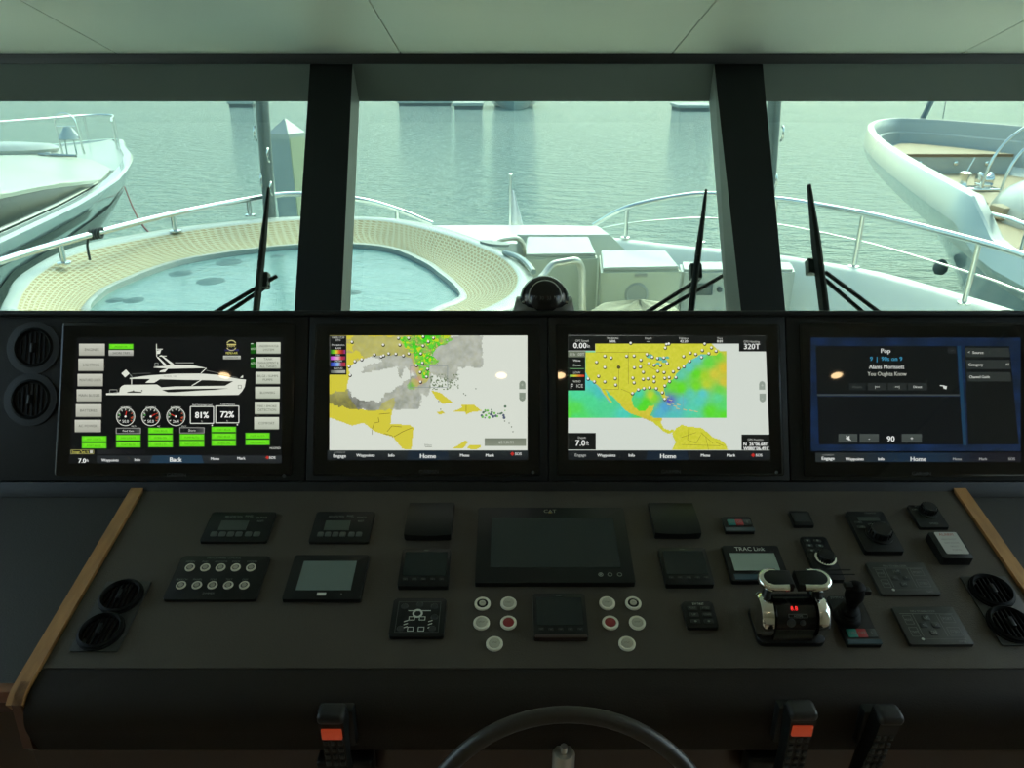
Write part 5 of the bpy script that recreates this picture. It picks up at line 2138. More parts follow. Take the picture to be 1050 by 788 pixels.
# ------------------------------------------------------------------ monitors
class UI:
    """flat screen picture: coloured facets a hair above the glass, measured in photo pixels on the monitor plane"""
    H = .0035

    def __init__(s, cx, cy):
        s.cx, s.cy = cx, cy
        s.bm = bmesh.new()
        s.cl = s.bm.loops.layers.float_color.new('Col')
        s.k = 0

    def p(s, x, y):
        a, b = SCR.loc(x, y, s.H)
        return a - s.cx, b - s.cy

    def z(s, lay):
        return s.H + .0009 + lay * .00012

    def face(s, pts, col, lay):
        try:
            f = s.bm.faces.new([s.bm.verts.new((a, b, s.z(lay))) for a, b in pts])
        except ValueError:
            return
        if callable(col):
            return f
        c = lin(col)
        for lp in f.loops:
            lp[s.cl] = (*c, 1)
        return f

    def poly(s, px, col, lay=1):
        s.face([s.p(*q) for q in px], col, lay)

    def rect(s, x0, y0, x1, y1, col, lay=1):
        s.poly([(x0, y0), (x1, y0), (x1, y1), (x0, y1)], col, lay)

    def grad(s, x0, y0, x1, y1, c0, c1, lay=1, n=6):
        for i in range(n):
            t = (i + .5) / n
            s.rect(x0, y0 + (y1 - y0) * i / n, x1, y0 + (y1 - y0) * (i + 1) / n, tuple(a + (b - a) * t for a, b in zip(c0, c1)), lay)

    def hgrad(s, x0, y0, x1, y1, cols, lay=1, n=12):
        for i in range(n):
            t = (i + .5) / n * (len(cols) - 1)
            j = min(int(t), len(cols) - 2)
            c = tuple(a + (b - a) * (t - j) for a, b in zip(cols[j], cols[j + 1]))
            s.rect(x0 + (x1 - x0) * i / n, y0, x0 + (x1 - x0) * (i + 1) / n, y1, c, lay)

    def circ(s, x, y, r, col, lay=1, n=16, ky=1.):
        s.poly([(x + r * cos(2 * pi * i / n), y + r * ky * sin(2 * pi * i / n)) for i in range(n)], col, lay)

    def ring(s, x, y, r0, r1, col, lay=1, n=24, a0=0, a1=2 * pi):
        for i in range(n):
            t0, t1 = a0 + (a1 - a0) * i / n, a0 + (a1 - a0) * (i + 1) / n
            s.poly([(x + r0 * cos(t0), y + r0 * sin(t0)), (x + r1 * cos(t0), y + r1 * sin(t0)), (x + r1 * cos(t1), y + r1 * sin(t1)), (x + r0 * cos(t1), y + r0 * sin(t1))], col, lay)

    def line(s, pts, wd, col, lay=2):
        for (xa, ya), (xb, yb) in zip(pts, pts[1:]):
            L = sqrt((xb - xa) ** 2 + (yb - ya) ** 2) or 1
            nx, ny = -(yb - ya) / L * wd / 2, (xb - xa) / L * wd / 2
            s.poly([(xa + nx, ya + ny), (xb + nx, yb + ny), (xb - nx, yb - ny), (xa - nx, ya - ny)], col, lay)

    def box(s, x0, y0, x1, y1, wd, col, lay=2):
        s.line([(x0, y0), (x1, y0), (x1, y1), (x0, y1), (x0, y0)], wd, col, lay)

    def text(s, t, x, y, h, col, lay=4, wmax=None, align='C', bold=0.):
        vs, fs = glyphs(t)
        if not vs:
            return
        x0, x1 = min(v[0] for v in vs), max(v[0] for v in vs)
        k = h / .7
        kx = k
        if wmax and (x1 - x0) * kx > wmax:
            kx = wmax / (x1 - x0)
        ox = {'C': (x0 + x1) / 2, 'L': x0, 'R': x1}[align]
        c = lin(col)
        for dx in ((0,) if not bold else (-bold, 0, bold)):
            bv = [s.bm.verts.new((*s.p(x + (v[0] - ox) * kx + dx, y - (v[1] - .35) * k), s.z(lay) + dx * .00001)) for v in vs]
            for f in fs:
                try:
                    ff = s.bm.faces.new([bv[i] for i in f])
                except ValueError:
                    continue
                for lp in ff.loops:
                    lp[s.cl] = (*c, 1)

    def cells(s, x0, y0, x1, y1, d, fn, lay=1):
        """fine raster: fn(x, y) -> rgb or None"""
        nx, ny = int(round((x1 - x0) / d)), int(round((y1 - y0) / d))
        dx, dy = (x1 - x0) / nx, (y1 - y0) / ny
        V = {}

        def vert(i, j):
            if (i, j) not in V:
                V[(i, j)] = s.bm.verts.new((*s.p(x0 + dx * i, y0 + dy * j), s.z(lay)))
            return V[(i, j)]
        for j in range(ny):
            for i in range(nx):
                c = fn(x0 + dx * (i + .5), y0 + dy * (j + .5))
                if c is None:
                    continue
                f = s.bm.faces.new((vert(i, j), vert(i + 1, j), vert(i + 1, j + 1), vert(i, j + 1)))
                c = lin(c)
                for lp in f.loops:
                    lp[s.cl] = (*c, 1)

    def build(s, parent):
        me = bpy.data.meshes.new('lit_picture')
        for f in s.bm.faces:
            if f.calc_center_median().z and f.normal.z < 0:
                pass
        bmesh.ops.recalc_face_normals(s.bm, faces=s.bm.faces)
        s.bm.to_mesh(me)
        s.bm.free()
        me.materials.append(M_disp)
        o = bpy.data.objects.new('lit_picture', me)
        COL.objects.link(o)
        o.parent = parent
        return o


def monitor(label, q, act):
    """q: bezel pixels tl tr bl br; act: picture area tl tr bl br"""
    cx, cy, wd, hg = rectof(SCR, *q)
    th = thing('chart_plotter', label, 'monitor', M=SCR.M(cx, cy, .0012), group='helm monitors')
    m = MB()
    m.prism(rrect(-wd / 2, -hg / 2, wd / 2, hg / 2, .006), 0, UI.H, .001)
    bz = m.build('bezel', M_bezel, th)
    ax, ay, aw, ah = rectof(SCR, *act, h=UI.H)
    m = MB()
    m.prism(rrect(-wd / 2 + .005, -hg / 2 + .005, wd / 2 - .005, hg / 2 - .005, .004), UI.H, UI.H + .0005)
    m.build('cover_glass', mat('bezel_glass', (.0035, .004, .0045), .025, spec=.45), th)
    u = UI(cx, cy)
    m = MB()
    y = ay - cy - ah / 2 - .026
    m.text('GARMIN', .0085, ax - cx + .004, y, UI.H + .0008, .044)
    m.build('maker_lettering', mat('bezel_print', (.045, .05, .048), .5), bz, smooth=0)
    m = MB()
    m.lathe([(.004, 0), (.0035, .0008), (.0005, .001)], 12, Matrix.Translation((wd / 2 - .018, y - .002, UI.H + .0005)))
    m.build('power_key', mat('bezel_print', (.045, .05, .048), .5), bz)
    return th, u


WHT, GRY = (236, 240, 230), (200, 205, 192)
def inpoly(x, y, P):
    r = False
    n = len(P)
    j = n - 1
    for i in range(n):
        if (P[i][1] > y) != (P[j][1] > y) and x < (P[j][0] - P[i][0]) * (y - P[i][1]) / (P[j][1] - P[i][1]) + P[i][0]:
            r = not r
        j = i
    return r


def fbm(x, y, s, o=4):
    return noise.fractal(Vector((x * s, y * s, 7.3)), 1.0, 2.0, o)


def navbar(u, x0, x1, y0, y1, items, c0=(34, 40, 42), c1=(24, 28, 31)):
    u.grad(x0, y0, x1, y1, c0, c1, 5)
    for t, x, h, b in items:
        u.text(t, x, (y0 + y1) / 2 + (.8 if b else 0), h, (225, 230, 226), 8, bold=.22 if b else .12)


# --- monitor with the yacht status page
th, u = monitor('monitor with white yacht drawing and green status bars, leftmost of the four', ((65, 331), (303, 331), (57, 488), (301, 488)), ((79, 346), (290.5, 346), (71, 475.5), (289, 475.5)))
u.poly([(79, 346), (291, 346), (289, 475.5), (71, 475.5)], (12, 14, 16), 0)
LBT = ['ENGINES', 'LIGHTING', 'MONITORED LOADS', 'MAIN BUSSES', 'BATTERIES', 'AC POWER']
for (x0, x1, y0, y1), t in zip(((81.6, 108, 352.8, 365), (80.9, 107, 368, 380.8), (80.1, 106, 383.8, 396.4), (79.2, 105, 399.5, 412), (78.3, 104.6, 414.8, 427.8), (77.2, 104, 430.8, 443.4)), LBT):
    u.grad(x0, y0, x1, y1, (206, 208, 194), (172, 174, 160), 1)
    u.line([(x0, y1), (x1, y1)], .7, (110, 112, 104), 2)
    u.text(t, (x0 + x1) / 2, (y0 + y1) / 2, 2.6, (96, 98, 90), 3, wmax=22)
RBT = [('UNDERWATER', 'SYSTEM'), ('TANK', 'MANAGEMENT &', 'ALL TANKS'), ('BILGE / SUMPS', 'PUMPS'), ('BLOWERS',), ('FIRE / SMOKE', 'DETECTION'), ('COMFORT',)]
for (x0, x1, y0, y1), t in zip(((263.5, 287.9, 351.3, 363), (263, 287.6, 366.4, 378.3), (262.4, 287.4, 381.7, 394), (262, 287.2, 397, 409), (261.6, 286.8, 412.4, 425), (261, 286.4, 428, 440.5)), RBT):
    u.grad(x0, y0, x1, y1, (212, 218, 200), (184, 192, 174), 1)
    u.line([(x0, y1), (x1, y1)], .7, (112, 118, 104), 2)
    for i, tt in enumerate(t):
        u.text(tt, (x0 + x1) / 2, (y0 + y1) / 2 + (i - (len(t) - 1) / 2) * 3.8, 2.4, (98, 104, 92), 3, wmax=21)
for y in (352.5, 367.3):
    u.rect(257.2, y, 262.2, y + 10.5, (18, 92, 14), 1)
    u.text('AUTO', 259.8, y + 5.5, 2.2, (215, 235, 205), 3, wmax=4.6)
    u.line([(257.4, y + .3), (260, y + .3)], .8, (220, 230, 215), 3)
LIME, LIMEH = (104, 226, 30), (150, 245, 70)


def pill(x0, y0, x1, y1, on=True, t=''):
    if on:
        u.rect(x0, y0, x1, y1, (74, 150, 40), 1)
        u.rect(x0 + .8, y0 + .6, x1 - .8, y1 - .6, LIME, 2)
        u.rect(x0 + 3, y0 + 1, x1 - 4, y1 - 2.4, (118, 236, 38), 3)
        u.text(t, (x0 + x1) / 2, (y0 + y1) / 2 + .2, 1.9, (64, 140, 24), 4, wmax=(x1 - x0) * .68)
    else:
        u.rect(x0, y0, x1, y1, (150, 152, 146), 1)
        u.rect(x0 + .8, y0 + .7, x1 - .8, y1 - .7, (26, 28, 30), 2)
        u.hgrad(x0 + (x1 - x0) * .55, y0 + .7, x1 - .8, y1 - .7, [(26, 28, 30), (86, 88, 86)], 3, 6)
        u.text(t, (x0 + x1) / 2, (y0 + y1) / 2, 2.2, (225, 228, 220), 5, wmax=14)


pill(112.2, 352.8, 137.4, 358.6, True, 'MONITOR')
u.grad(112, 359.4, 137.2, 365.2, (205, 208, 196), (150, 152, 144), 1)
u.text('SHORE TRIM', 124.6, 362.3, 2.3, (80, 82, 76), 3, wmax=17)
u.ring(237.6, 354.6, 4.6, 5.6, (196, 190, 130), 2, 20, .5, 2.64)
u.ring(237.6, 354.6, 4.6, 5.6, (196, 190, 130), 2, 20, 3.64, 5.78)
u.line([(233, 353.6), (242.4, 353.6)], 1.2, (210, 200, 120), 3)
u.text('CREW', 237.6, 355.2, 2.2, (215, 205, 130), 4, wmax=8)
u.text('SHORE POWER', 238, 359.4, 2, (70, 62, 150), 3, wmax=15)
u.text('MENU-AIR', 238, 362.3, 2.4, (226, 222, 120), 3, wmax=12)
u.grad(229.2, 365, 247.2, 368.8, (198, 202, 190), (150, 152, 142), 1)
u.text('GENERATOR', 238, 366.9, 2, (90, 92, 84), 3, wmax=13)
# yacht silhouette
W = (226, 230, 216)
u.poly([(109.4, 403.6), (122.8, 402.6), (123.6, 398.4), (125.4, 396.2), (128.2, 395), (150, 394.8), (161.5, 394.6), (166, 397.6), (180, 396.6), (231, 396), (240, 391), (244.4, 388.8), (252.6, 389.6), (251.2, 397), (248.6, 401.6), (245, 405.2), (200, 405.8), (109.4, 405.4)], W, 1)
u.poly([(133.4, 387.9), (154, 385.2), (180, 383.6), (205, 383.4), (222, 384.6), (244.4, 388.7), (239.5, 391.3), (164.5, 389.2), (158.6, 392.9), (149.4, 392.9), (154.4, 388.9), (133.4, 388.9)], W, 1)
u.poly([(158, 376.8), (170.2, 375.4), (180.5, 374.3), (196, 374.6), (212.4, 377.7), (172.8, 378.5), (169.6, 382), (163.8, 382), (165, 380.4), (172, 378.2), (158, 377.4)], W, 1)
u.poly([(161, 366.4), (162.6, 366.2), (171.4, 374.6), (169.4, 375.6)], W, 1)
u.poly([(164.6, 364.4), (166.4, 364.6), (179, 373.8), (176, 374.6)], W, 1)
u.line([(160.9, 353), (161.2, 366)], .8, W, 1)
u.poly([(160.6, 360), (165.8, 359), (164.6, 363), (161.8, 363.4)], W, 1)
u.line([(160.4, 358.4), (167.4, 358.4)], .8, W, 1)
u.line([(163.8, 365.6), (171.2, 365.4)], .8, W, 1)
u.line([(180, 372.4), (199, 372.4)], .8, (150, 154, 146), 1)
u.box(159.2, 372.6, 162.6, 375.8, .5, (150, 154, 146), 1)
u.poly([(125, 383.2), (129.6, 379.2), (133.4, 383.4), (128.8, 387.4)], W, 1)
u.line([(133.6, 384), (136, 386.8)], .6, (160, 164, 156), 1)
u.line([(135.4, 389), (135.4, 394.6)], .9, W, 1)
u.line([(136, 383.6), (155, 383)], .4, (110, 114, 108), 1)
u.box(113, 400, 120.6, 403.4, .6, (150, 154, 146), 1)
DK = (26, 28, 26)
u.poly([(165, 389.4), (180, 389.8), (215, 390.2), (238.8, 391.4), (231.2, 394.8), (200, 395.6), (167.4, 395.8), (161.6, 393.2)], DK, 2)
u.poly([(166.6, 400.2), (180, 399.4), (234.8, 398.6), (220, 400.2), (203, 401), (180, 402.6), (172.6, 402.6)], DK, 2)
u.poly([(131, 402.4), (136, 401.4), (145.6, 402.2), (145.8, 403.2), (131, 403.2)], (60, 62, 58), 2)
u.line([(206.5, 383), (212, 378)], .8, W, 3)
u.line([(197, 396), (207, 389.8)], .9, W, 3)
u.circ(137.4, 401.2, .7, DK, 3, 8)
u.circ(146, 401, .7, DK, 3, 8)
u.text('MODEL 100', 175, 386.2, 1.8, (150, 152, 140), 3, wmax=13)
u.box(244.6, 395.4, 247.8, 398.8, .5, (120, 122, 112), 3)
u.poly([(246.4, 387.6), (249.6, 385), (249.6, 387.8)], W, 2)
u.line([(212, 380), (244, 387.6)], .4, (120, 124, 116), 1)
# gauges
for k, (gx, t) in enumerate(((129.3, 'AC SHORE 1'), (155.1, 'AC SHORE 2'), (180.8, 'BATTERY'))):
    u.ring(gx, 427.4, 9.0, 9.7, (222, 226, 214), 2, 36)
    u.ring(gx, 427.4, 8.0, 8.5, (150, 156, 146), 2, 30, pi * .8, pi * 2.2)
    for i in range(9):
        a = pi * .8 + pi * 1.4 * i / 8
        c = (220, 224, 212) if i < 6 else (200, 90, 60)
        u.line([(gx + 6.2 * cos(a), 427.4 + 6.2 * sin(a)), (gx + 8 * cos(a), 427.4 + 8 * sin(a))], .8, c, 3)
    for a in (pi, 0):
        u.line([(gx + 5.2 * cos(a + .25), 427.4 + 5.2 * sin(a + .25)), (gx + 7.4 * cos(a + .25), 427.4 + 7.4 * sin(a + .25))], 1, (90, 170, 90) if a else (190, 80, 50), 3)
    a = (-1.4, -.5, -2.7)[k]
    u.line([(gx, 427.4), (gx + 5.6 * cos(a), 427.4 + 5.6 * sin(a))], .9, (200, 50, 40), 4)
    u.circ(gx, 427.4, 1.1, WHT, 5, 10)
    u.text(('50.0', '50.0', '26.4')[k], gx, 432.3, 3, WHT, 4, wmax=6.4)
    u.text(t, gx, 418, 1.9, (215, 220, 208), 4, wmax=10.5)
    u.text(('VOLTS', 'HZ', 'VOLTS')[k], gx + 8.2, 437.4, 1.6, (215, 220, 208), 4, wmax=5)
for x0, x1, y0, y1, t, hd in ((195.6, 219.4, 417.2, 434.4, '81%', 'Fuel Percentage Level'), (221.6, 245.3, 416.6, 433.8, '72%', 'Total Percent')):
    u.box(x0, y0, x1, y1, .9, (220, 224, 214), 2)
    u.text(t, (x0 + x1) / 2, (y0 + y1) / 2, 6.4, (244, 246, 240), 4, wmax=13.5, bold=.3)
    u.text(hd, (x0 + x1) / 2 + .4, y0 - 1.8, 1.9, (220, 224, 214), 4, wmax=20)
    u.text('%', (x0 + x1) / 2, y1 - 2, 1.8, (200, 204, 194), 4)
    u.circ(x1 - 1.5, y1 + 2, .8, (220, 224, 214), 3, 8)
GT = ['NAV LIGHTS', 'PORT BILGE', 'STBD BILGE', 'HORN ON', 'DECK LTS', 'PUMP AUTO']
for (x0, x1, ys) in ((84.2, 110, ((447.2, 453.4, 1), (454.1, 460.2, 1))), (119.3, 144.9, ((439, 445.2, 0), (445.9, 452.2, 1), (453, 459.2, 1))), (152.3, 177.8, ((438.8, 445, 1), (445.8, 452.1, 1), (452.6, 459, 1))),
                     (184.5, 210.1, ((438.5, 444.6, 0), (445.2, 451.7, 1), (452, 458.4, 1))), (217, 242.6, ((437.7, 443.6, 1), (444.4, 450.9, 1), (451.4, 457.6, 1))), (251.8, 277.1, ((444, 450.2, 1), (450.8, 456.8, 1)))):
    for i, (ya, yb2, on) in enumerate(ys):
        pill(x0, ya, x1, yb2, bool(on), ('Fwd Gen' if x0 < 140 else 'Shore') if not on else GT[(i + int(x0)) % 6])
u.box(73.2, 461.6, 96.6, 465.6, .6, (150, 148, 90), 2)
u.text('Storage Tank 1b', 83, 463.6, 2.4, (226, 222, 110), 4, wmax=17)
u.rect(92.6, 462.2, 95.6, 465, (200, 202, 190), 3)
u.text('MODIFIED', 282.5, 459.8, 2.2, (215, 220, 210), 4, wmax=11)
u.hgrad(100, 461, 150, 466, [(34, 36, 38), (20, 22, 24)], 1, 8)
u.rect(71.5, 466.4, 289.4, 475.4, (16, 18, 20), 2)
u.grad(100, 467.4, 289.2, 475.2, (40, 45, 47), (32, 36, 39), 3)
u.poly([(157, 467.2), (207, 467), (209.6, 475.2), (154, 475.2)], (34, 58, 76), 6)
u.text('Back', 181, 471.4, 4.6, (232, 236, 232), 8, bold=.25)
u.text('7.0', 85, 472.6, 4.6, (240, 244, 240), 8, bold=.2)
u.text('ft', 90.4, 472.4, 3, (230, 234, 230), 8)
for t, x in (('Waypoints', 113.5), ('Info', 141.6), ('Menu', 221), ('Mark', 248)):
    u.text(t, x, 472 - (x - 113) * .014, 2.8, (225, 228, 226), 8, bold=.12)
u.poly([(272.6, 469.4), (274.6, 467.4), (276.6, 469.4), (274.6, 471.4)], (190, 50, 40), 8)
u.text('SOS', 279.6, 469.5, 2.7, (230, 232, 228), 8, bold=.12)
u.build(th)

BAR = [('Waypoints', 375, 3.0, 0), ('Info', 401.6, 3.0, 0), ('Home', 439, 4.6, 1), ('Menu', 476.5, 3, 0), ('Mark', 502.5, 3, 0)]


def sosbar(u, x, y):
    u.poly([(x - 4.4, y), (x - 2.2, y - 2.2), (x, y), (x - 2.2, y + 2.2)], (190, 46, 40), 8)
    u.text('SOS', x + 3.8, y, 2.8, (225, 228, 225), 8, bold=.1)


# --- weather radar chart
th, u = monitor('monitor with pale weather chart, grey cloud and green radar, second of the four', ((324, 332), (553.5, 332), (321, 488), (554.5, 488)), ((338, 344.5), (540.5, 344), (335.5, 472), (541.5, 472)))
Z5 = lambda P: [(310 + x / 4.2, 320 + y / 4.2) for x, y in P]
LAND2 = [Z5(P) for P in (
    [(115, 103), (640, 103), (600, 135), (566, 170), (545, 205), (538, 235), (552, 262), (540, 300), (520, 312), (505, 300), (492, 268), (480, 240), (470, 200), (430, 190), (400, 186), (345, 192), (310, 188), (252, 208), (222, 222), (200, 245), (206, 275), (192, 318), (200, 365), (240, 420), (330, 424), (345, 392), (395, 368), (402, 392), (386, 430), (380, 484), (462, 486), (480, 500), (470, 594), (432, 590), (392, 540), (312, 515), (265, 478), (215, 490), (110, 452)],
    [(556, 338), (596, 350), (650, 391), (604, 396), (572, 368)], [(648, 430), (690, 412), (684, 400), (738, 400), (772, 426), (722, 434), (706, 442), (700, 430)],
    [(576, 431), (604, 427), (614, 438), (588, 442)], [(640, 590), (668, 576), (704, 553), (714, 560), (692, 590)], [(708, 590), (722, 572), (764, 572), (772, 582), (752, 592)])]
G1 = Z5([(205, 120), (230, 103), (777, 103), (777, 238), (672, 238), (668, 290), (640, 300), (560, 268), (556, 330), (536, 372), (515, 352), (510, 405), (470, 422), (330, 422), (240, 422), (115, 398), (115, 352), (170, 340), (200, 325), (214, 372), (300, 384), (330, 392), (360, 352), (470, 284), (480, 262), (440, 240), (424, 288), (412, 240), (350, 240), (300, 262), (255, 262), (262, 240), (345, 215), (320, 196), (262, 196), (240, 160)])
GREEN2 = Z5([(415, 112), (478, 103), (640, 103), (652, 122), (610, 140), (575, 160), (560, 195), (592, 208), (580, 224), (545, 226), (548, 262), (540, 292), (520, 290), (512, 252), (488, 222), (478, 180), (440, 150)])


def chart2(x, y):
    n1, n2 = fbm(x, y, .12), fbm(x + 40, y - 13, .3)
    c = (222, 228, 216)
    # cooler white towards the lower left corner of the chart
    land = any(inpoly(x, y, P) for P in LAND2)
    if land:
        c = (216, 206, 66)
    jx, jy = x + n2 * 2.2, y + n1 * 2.2
    dark = max(0., min(1., (y - 398) / 14)) * max(0., min(1., (392 - x) / 30))
    if inpoly(jx, jy, G1) and not (x < 356 and y < 396 and n1 < .05):
        a = .66 + .16 * n2
        g = (160 + 26 * n1 + 8 * n2, 164 + 24 * n1 + 8 * n2, 150 + 22 * n1)
        if x < 430 and y > 385:
            g = tuple(v * (1 - .48 * dark) for v in g)
            a = .78 + .2 * n2
        if land:
            a *= .78
        c = tuple(c[i] * (1 - a) + g[i] * a for i in range(3))
    elif inpoly(x, y, Z5([(225, 150), (560, 150), (560, 215), (225, 215)])) and land and n1 > .1:
        c = (190, 184, 110)
    elif 348 < y < 362 and land and x < 440 and n1 > -.1:
        c = (190, 182, 104)
    # islands speckle
    if 441 < x < 470 and 384 < y < 400 and fbm(x, y, .55) > .22:
        c = (110, 128, 96)
    if inpoly(x + n2 * 2, y + n1 * 2, GREEN2) and n2 > -.42:
        t = min(1, max(0, .5 + n1))
        c = (70 + 80 * (1 - t), 205 + 20 * t - 30 * (n2 < -.1), 40 + 50 * (1 - t))
        if n2 > .36:
            c = (206, 220, 40)
    # warm cells over the gulf coast and the tip of the peninsula
    for cx_, cy_, r, cc in ((424, 378, 5, (208, 176, 160)), (429.5, 391, 5, (214, 150, 130)), (424.5, 393.5, 5.4, (190, 190, 70)), (421, 396.5, 4, (96, 190, 60))):
        d = sqrt((x - cx_) ** 2 + (y - cy_) ** 2) / r + n2 * .4
        if d < 1:
            a = .75 * (1 - d * .6)
            c = tuple(c[i] * (1 - a) + cc[i] * a for i in range(3))
    return c


u.cells(338, 344.4, 540.7, 462, .9, chart2, 0)
for P in ([(382, 440), (384, 434), (389, 433), (388, 428)], [(381.8, 441), (381.8, 446)], [(397, 443), (402, 437), (412, 438)], [(404, 448), (408, 446), (413, 443), (420, 440), (423, 439)], [(394, 445), (402, 447), (403, 449)], [(389, 425), (400, 424)]):
    u.line(P, .5, (110, 100, 40), 2)
u.line([(478, 416), (478, 422)], .5, (110, 100, 40), 2)
for x, y in ((361, 351), (364, 371), (371, 369), (358, 376), (359, 385), (393, 354), (384, 364), (391, 366), (393.4, 365), (398.6, 363), (406, 363.4), (413.6, 365), (419.2, 363), (410, 354), (408.6, 347), (419, 347), (434, 345.6), (444.4, 346.8), (439.2, 350.6), (433.8, 355), (431.6, 363), (433.2, 372.6), (427, 375), (438.4, 378.6), (430.8, 382), (437.4, 386.6), (431.2, 392)):
    u.circ(x + .3, y + .4, 1.75, (48, 48, 42), 5, 12)
    u.circ(x, y - .2, 1.15, (240, 242, 236), 6, 10)
u.box(421, 375.3, 459, 397.5, .55, (140, 150, 150), 3)
for k in range(26):
    random.seed(k)
    x, y = 491 + random.random() * 28, 418 + random.random() * 9
    u.circ(x, y + (2 if k % 3 else -1), .7 + random.random(), [(90, 120, 96), (120, 190, 90), (90, 100, 120)][k % 3], 3, 7)
for x, y in ((488, 399), (517.5, 432), (522, 434), (524.5, 438), (526, 443), (475.5, 404), (477.5, 405.5), (452, 420), (450, 412)):
    u.circ(x, y, .7, (110, 122, 104), 3, 7)
u.rect(338, 344.6, 355.6, 384.6, (22, 24, 24), 3)
for y0, y1, cols in ((359.2, 363.2, [(40, 130, 40), (120, 200, 40), (230, 210, 60), (220, 80, 50), (150, 40, 40), (150, 60, 150)]), (365.8, 369.4, [(190, 70, 200), (225, 130, 225), (225, 190, 200), (190, 50, 60), (130, 50, 90)]),
                     (372, 376, [(40, 60, 170), (90, 120, 220), (150, 200, 235), (160, 60, 90), (190, 50, 60)]), (380, 383, [(90, 96, 90), (170, 174, 164), (180, 182, 172)])):
    u.hgrad(339.4, y0, 354.4, y1, cols, 5, 14)
for t, y in (('04/28 17:20', 346.4), ('UTC', 349), ('Precipitation', 354), ('RAIN', 357.4), ('MIX', 364.5), ('SNOW', 370.6), ('CLOUD', 378)):
    u.text(t, 347, y, 1.9, (220, 224, 216), 6, wmax=13)
u.box(338.4, 345, 355.4, 375.6, .3, (120, 124, 118), 5)
for y0, y1, t in ((390.6, 399.4, '+'), (403, 412, '-')):
    u.poly([(532.4, y1), (532.4, y0 + 3), (533.4, y0 + 1), (535.6, y0), (537.8, y0 + 1), (538.8, y0 + 3), (538.8, y1)] if t == '+' else [(532.4, y0), (538.8, y0), (538.8, y1 - 3), (537.8, y1 - 1), (535.6, y1), (533.4, y1 - 1), (532.4, y1 - 3)], (138, 150, 134), 3)
    u.text(t, 535.6, (y0 + y1) / 2, 4, (180, 190, 174), 5)
u.grad(497, 449.6, 539.4, 457.6, (122, 130, 114), (140, 148, 130), 3)
u.text('6/3 9:30 PM', 519, 453.8, 2.8, (206, 212, 198), 5, wmax=15)
u.text('500nm', 439, 456.6, 2, (120, 126, 112), 4)
u.line([(436, 458.4), (443, 458.4)], .5, (120, 126, 112), 4)
navbar(u, 335.8, 541.4, 462, 472, BAR, (40, 47, 48), (26, 30, 33))
u.poly([(419, 462), (459, 462), (461, 472), (417, 472)], (28, 40, 52), 6)
u.text('Engage', 348.6, 467.6, 3.4, (228, 232, 228), 8, bold=.14)
u.text('AUTOPILOT', 348.6, 464.2, 1.5, (150, 154, 150), 8)
sosbar(u, 527.6, 465.6)
u.build(th)

# --- wave chart of North America
th, u = monitor('monitor with yellow land chart and green-blue sea colours, third of the four', ((570, 332), (798.5, 332), (570, 488), (803.5, 488)), ((582.3, 344.3), (784.5, 344.8), (582.3, 472), (789.7, 472)))
Z6 = lambda P: [(560 + x / 4.04, 320 + y / 4.04) for x, y in P]
u.poly([(582.4, 344.2), (784.4, 344.6), (789, 462), (582.4, 462)], (216, 224, 214), 0)
PTS = [(582.4, 424, (96, 226, 66)), (590, 420, (90, 224, 90)), (606, 412, (82, 222, 150)), (615, 402, (78, 200, 190)), (604, 392, (90, 206, 200)), (592, 404, (84, 224, 160)), (622, 414, (84, 216, 150)), (640, 424, (82, 212, 190)), (590, 428, (84, 224, 120)),
       (655, 404, (80, 214, 170)), (662, 413, (84, 222, 46)), (659, 419, (90, 224, 40)), (670, 407, (130, 226, 50)), (668, 406, (214, 216, 60)), (653, 412, (88, 216, 120)), (675, 402, (90, 190, 150)), (681, 418, (84, 170, 214)), (676, 424, (90, 186, 210)), (687, 411, (96, 120, 190)), (694, 420, (90, 196, 200)),
       (707, 377, (100, 205, 190)), (697, 385, (100, 206, 170)), (715, 368, (104, 204, 196)), (718, 362, (104, 196, 200)), (726, 372, (104, 220, 70)), (714, 384, (100, 222, 44)), (698, 398, (104, 226, 40)), (690, 396, (110, 220, 60)), (736, 364, (120, 214, 60)), (742, 360, (206, 204, 70)),
       (722, 386, (170, 214, 50)), (732, 384, (214, 204, 64)), (742, 378, (218, 196, 56)), (742, 392, (214, 198, 66)), (724, 394, (190, 214, 56)), (714, 396, (120, 222, 44)), (738, 400, (110, 216, 80)), (708, 404, (96, 208, 180)), (720, 404, (92, 206, 206)), (736, 408, (96, 218, 150)), (742, 416, (90, 220, 110)),
       (728, 422, (96, 224, 50)), (742, 427, (96, 224, 50)), (708, 420, (90, 214, 180)), (716, 412, (90, 210, 190)), (700, 412, (96, 196, 200)), (712, 428, (92, 214, 160)), (690, 427, (90, 200, 190))]


def sea3(x, y):
    sw, c = 0, [0, 0, 0]
    for px, py, cc in PTS:
        d = 1 / (((x - px) ** 2 + (y - py) ** 2) ** 1.5 + 6)
        sw += d
        for i in range(3):
            c[i] += cc[i] * d
    n = fbm(x, y, .35) * 6
    return tuple(min(255, max(0, v / sw + n)) for v in c)


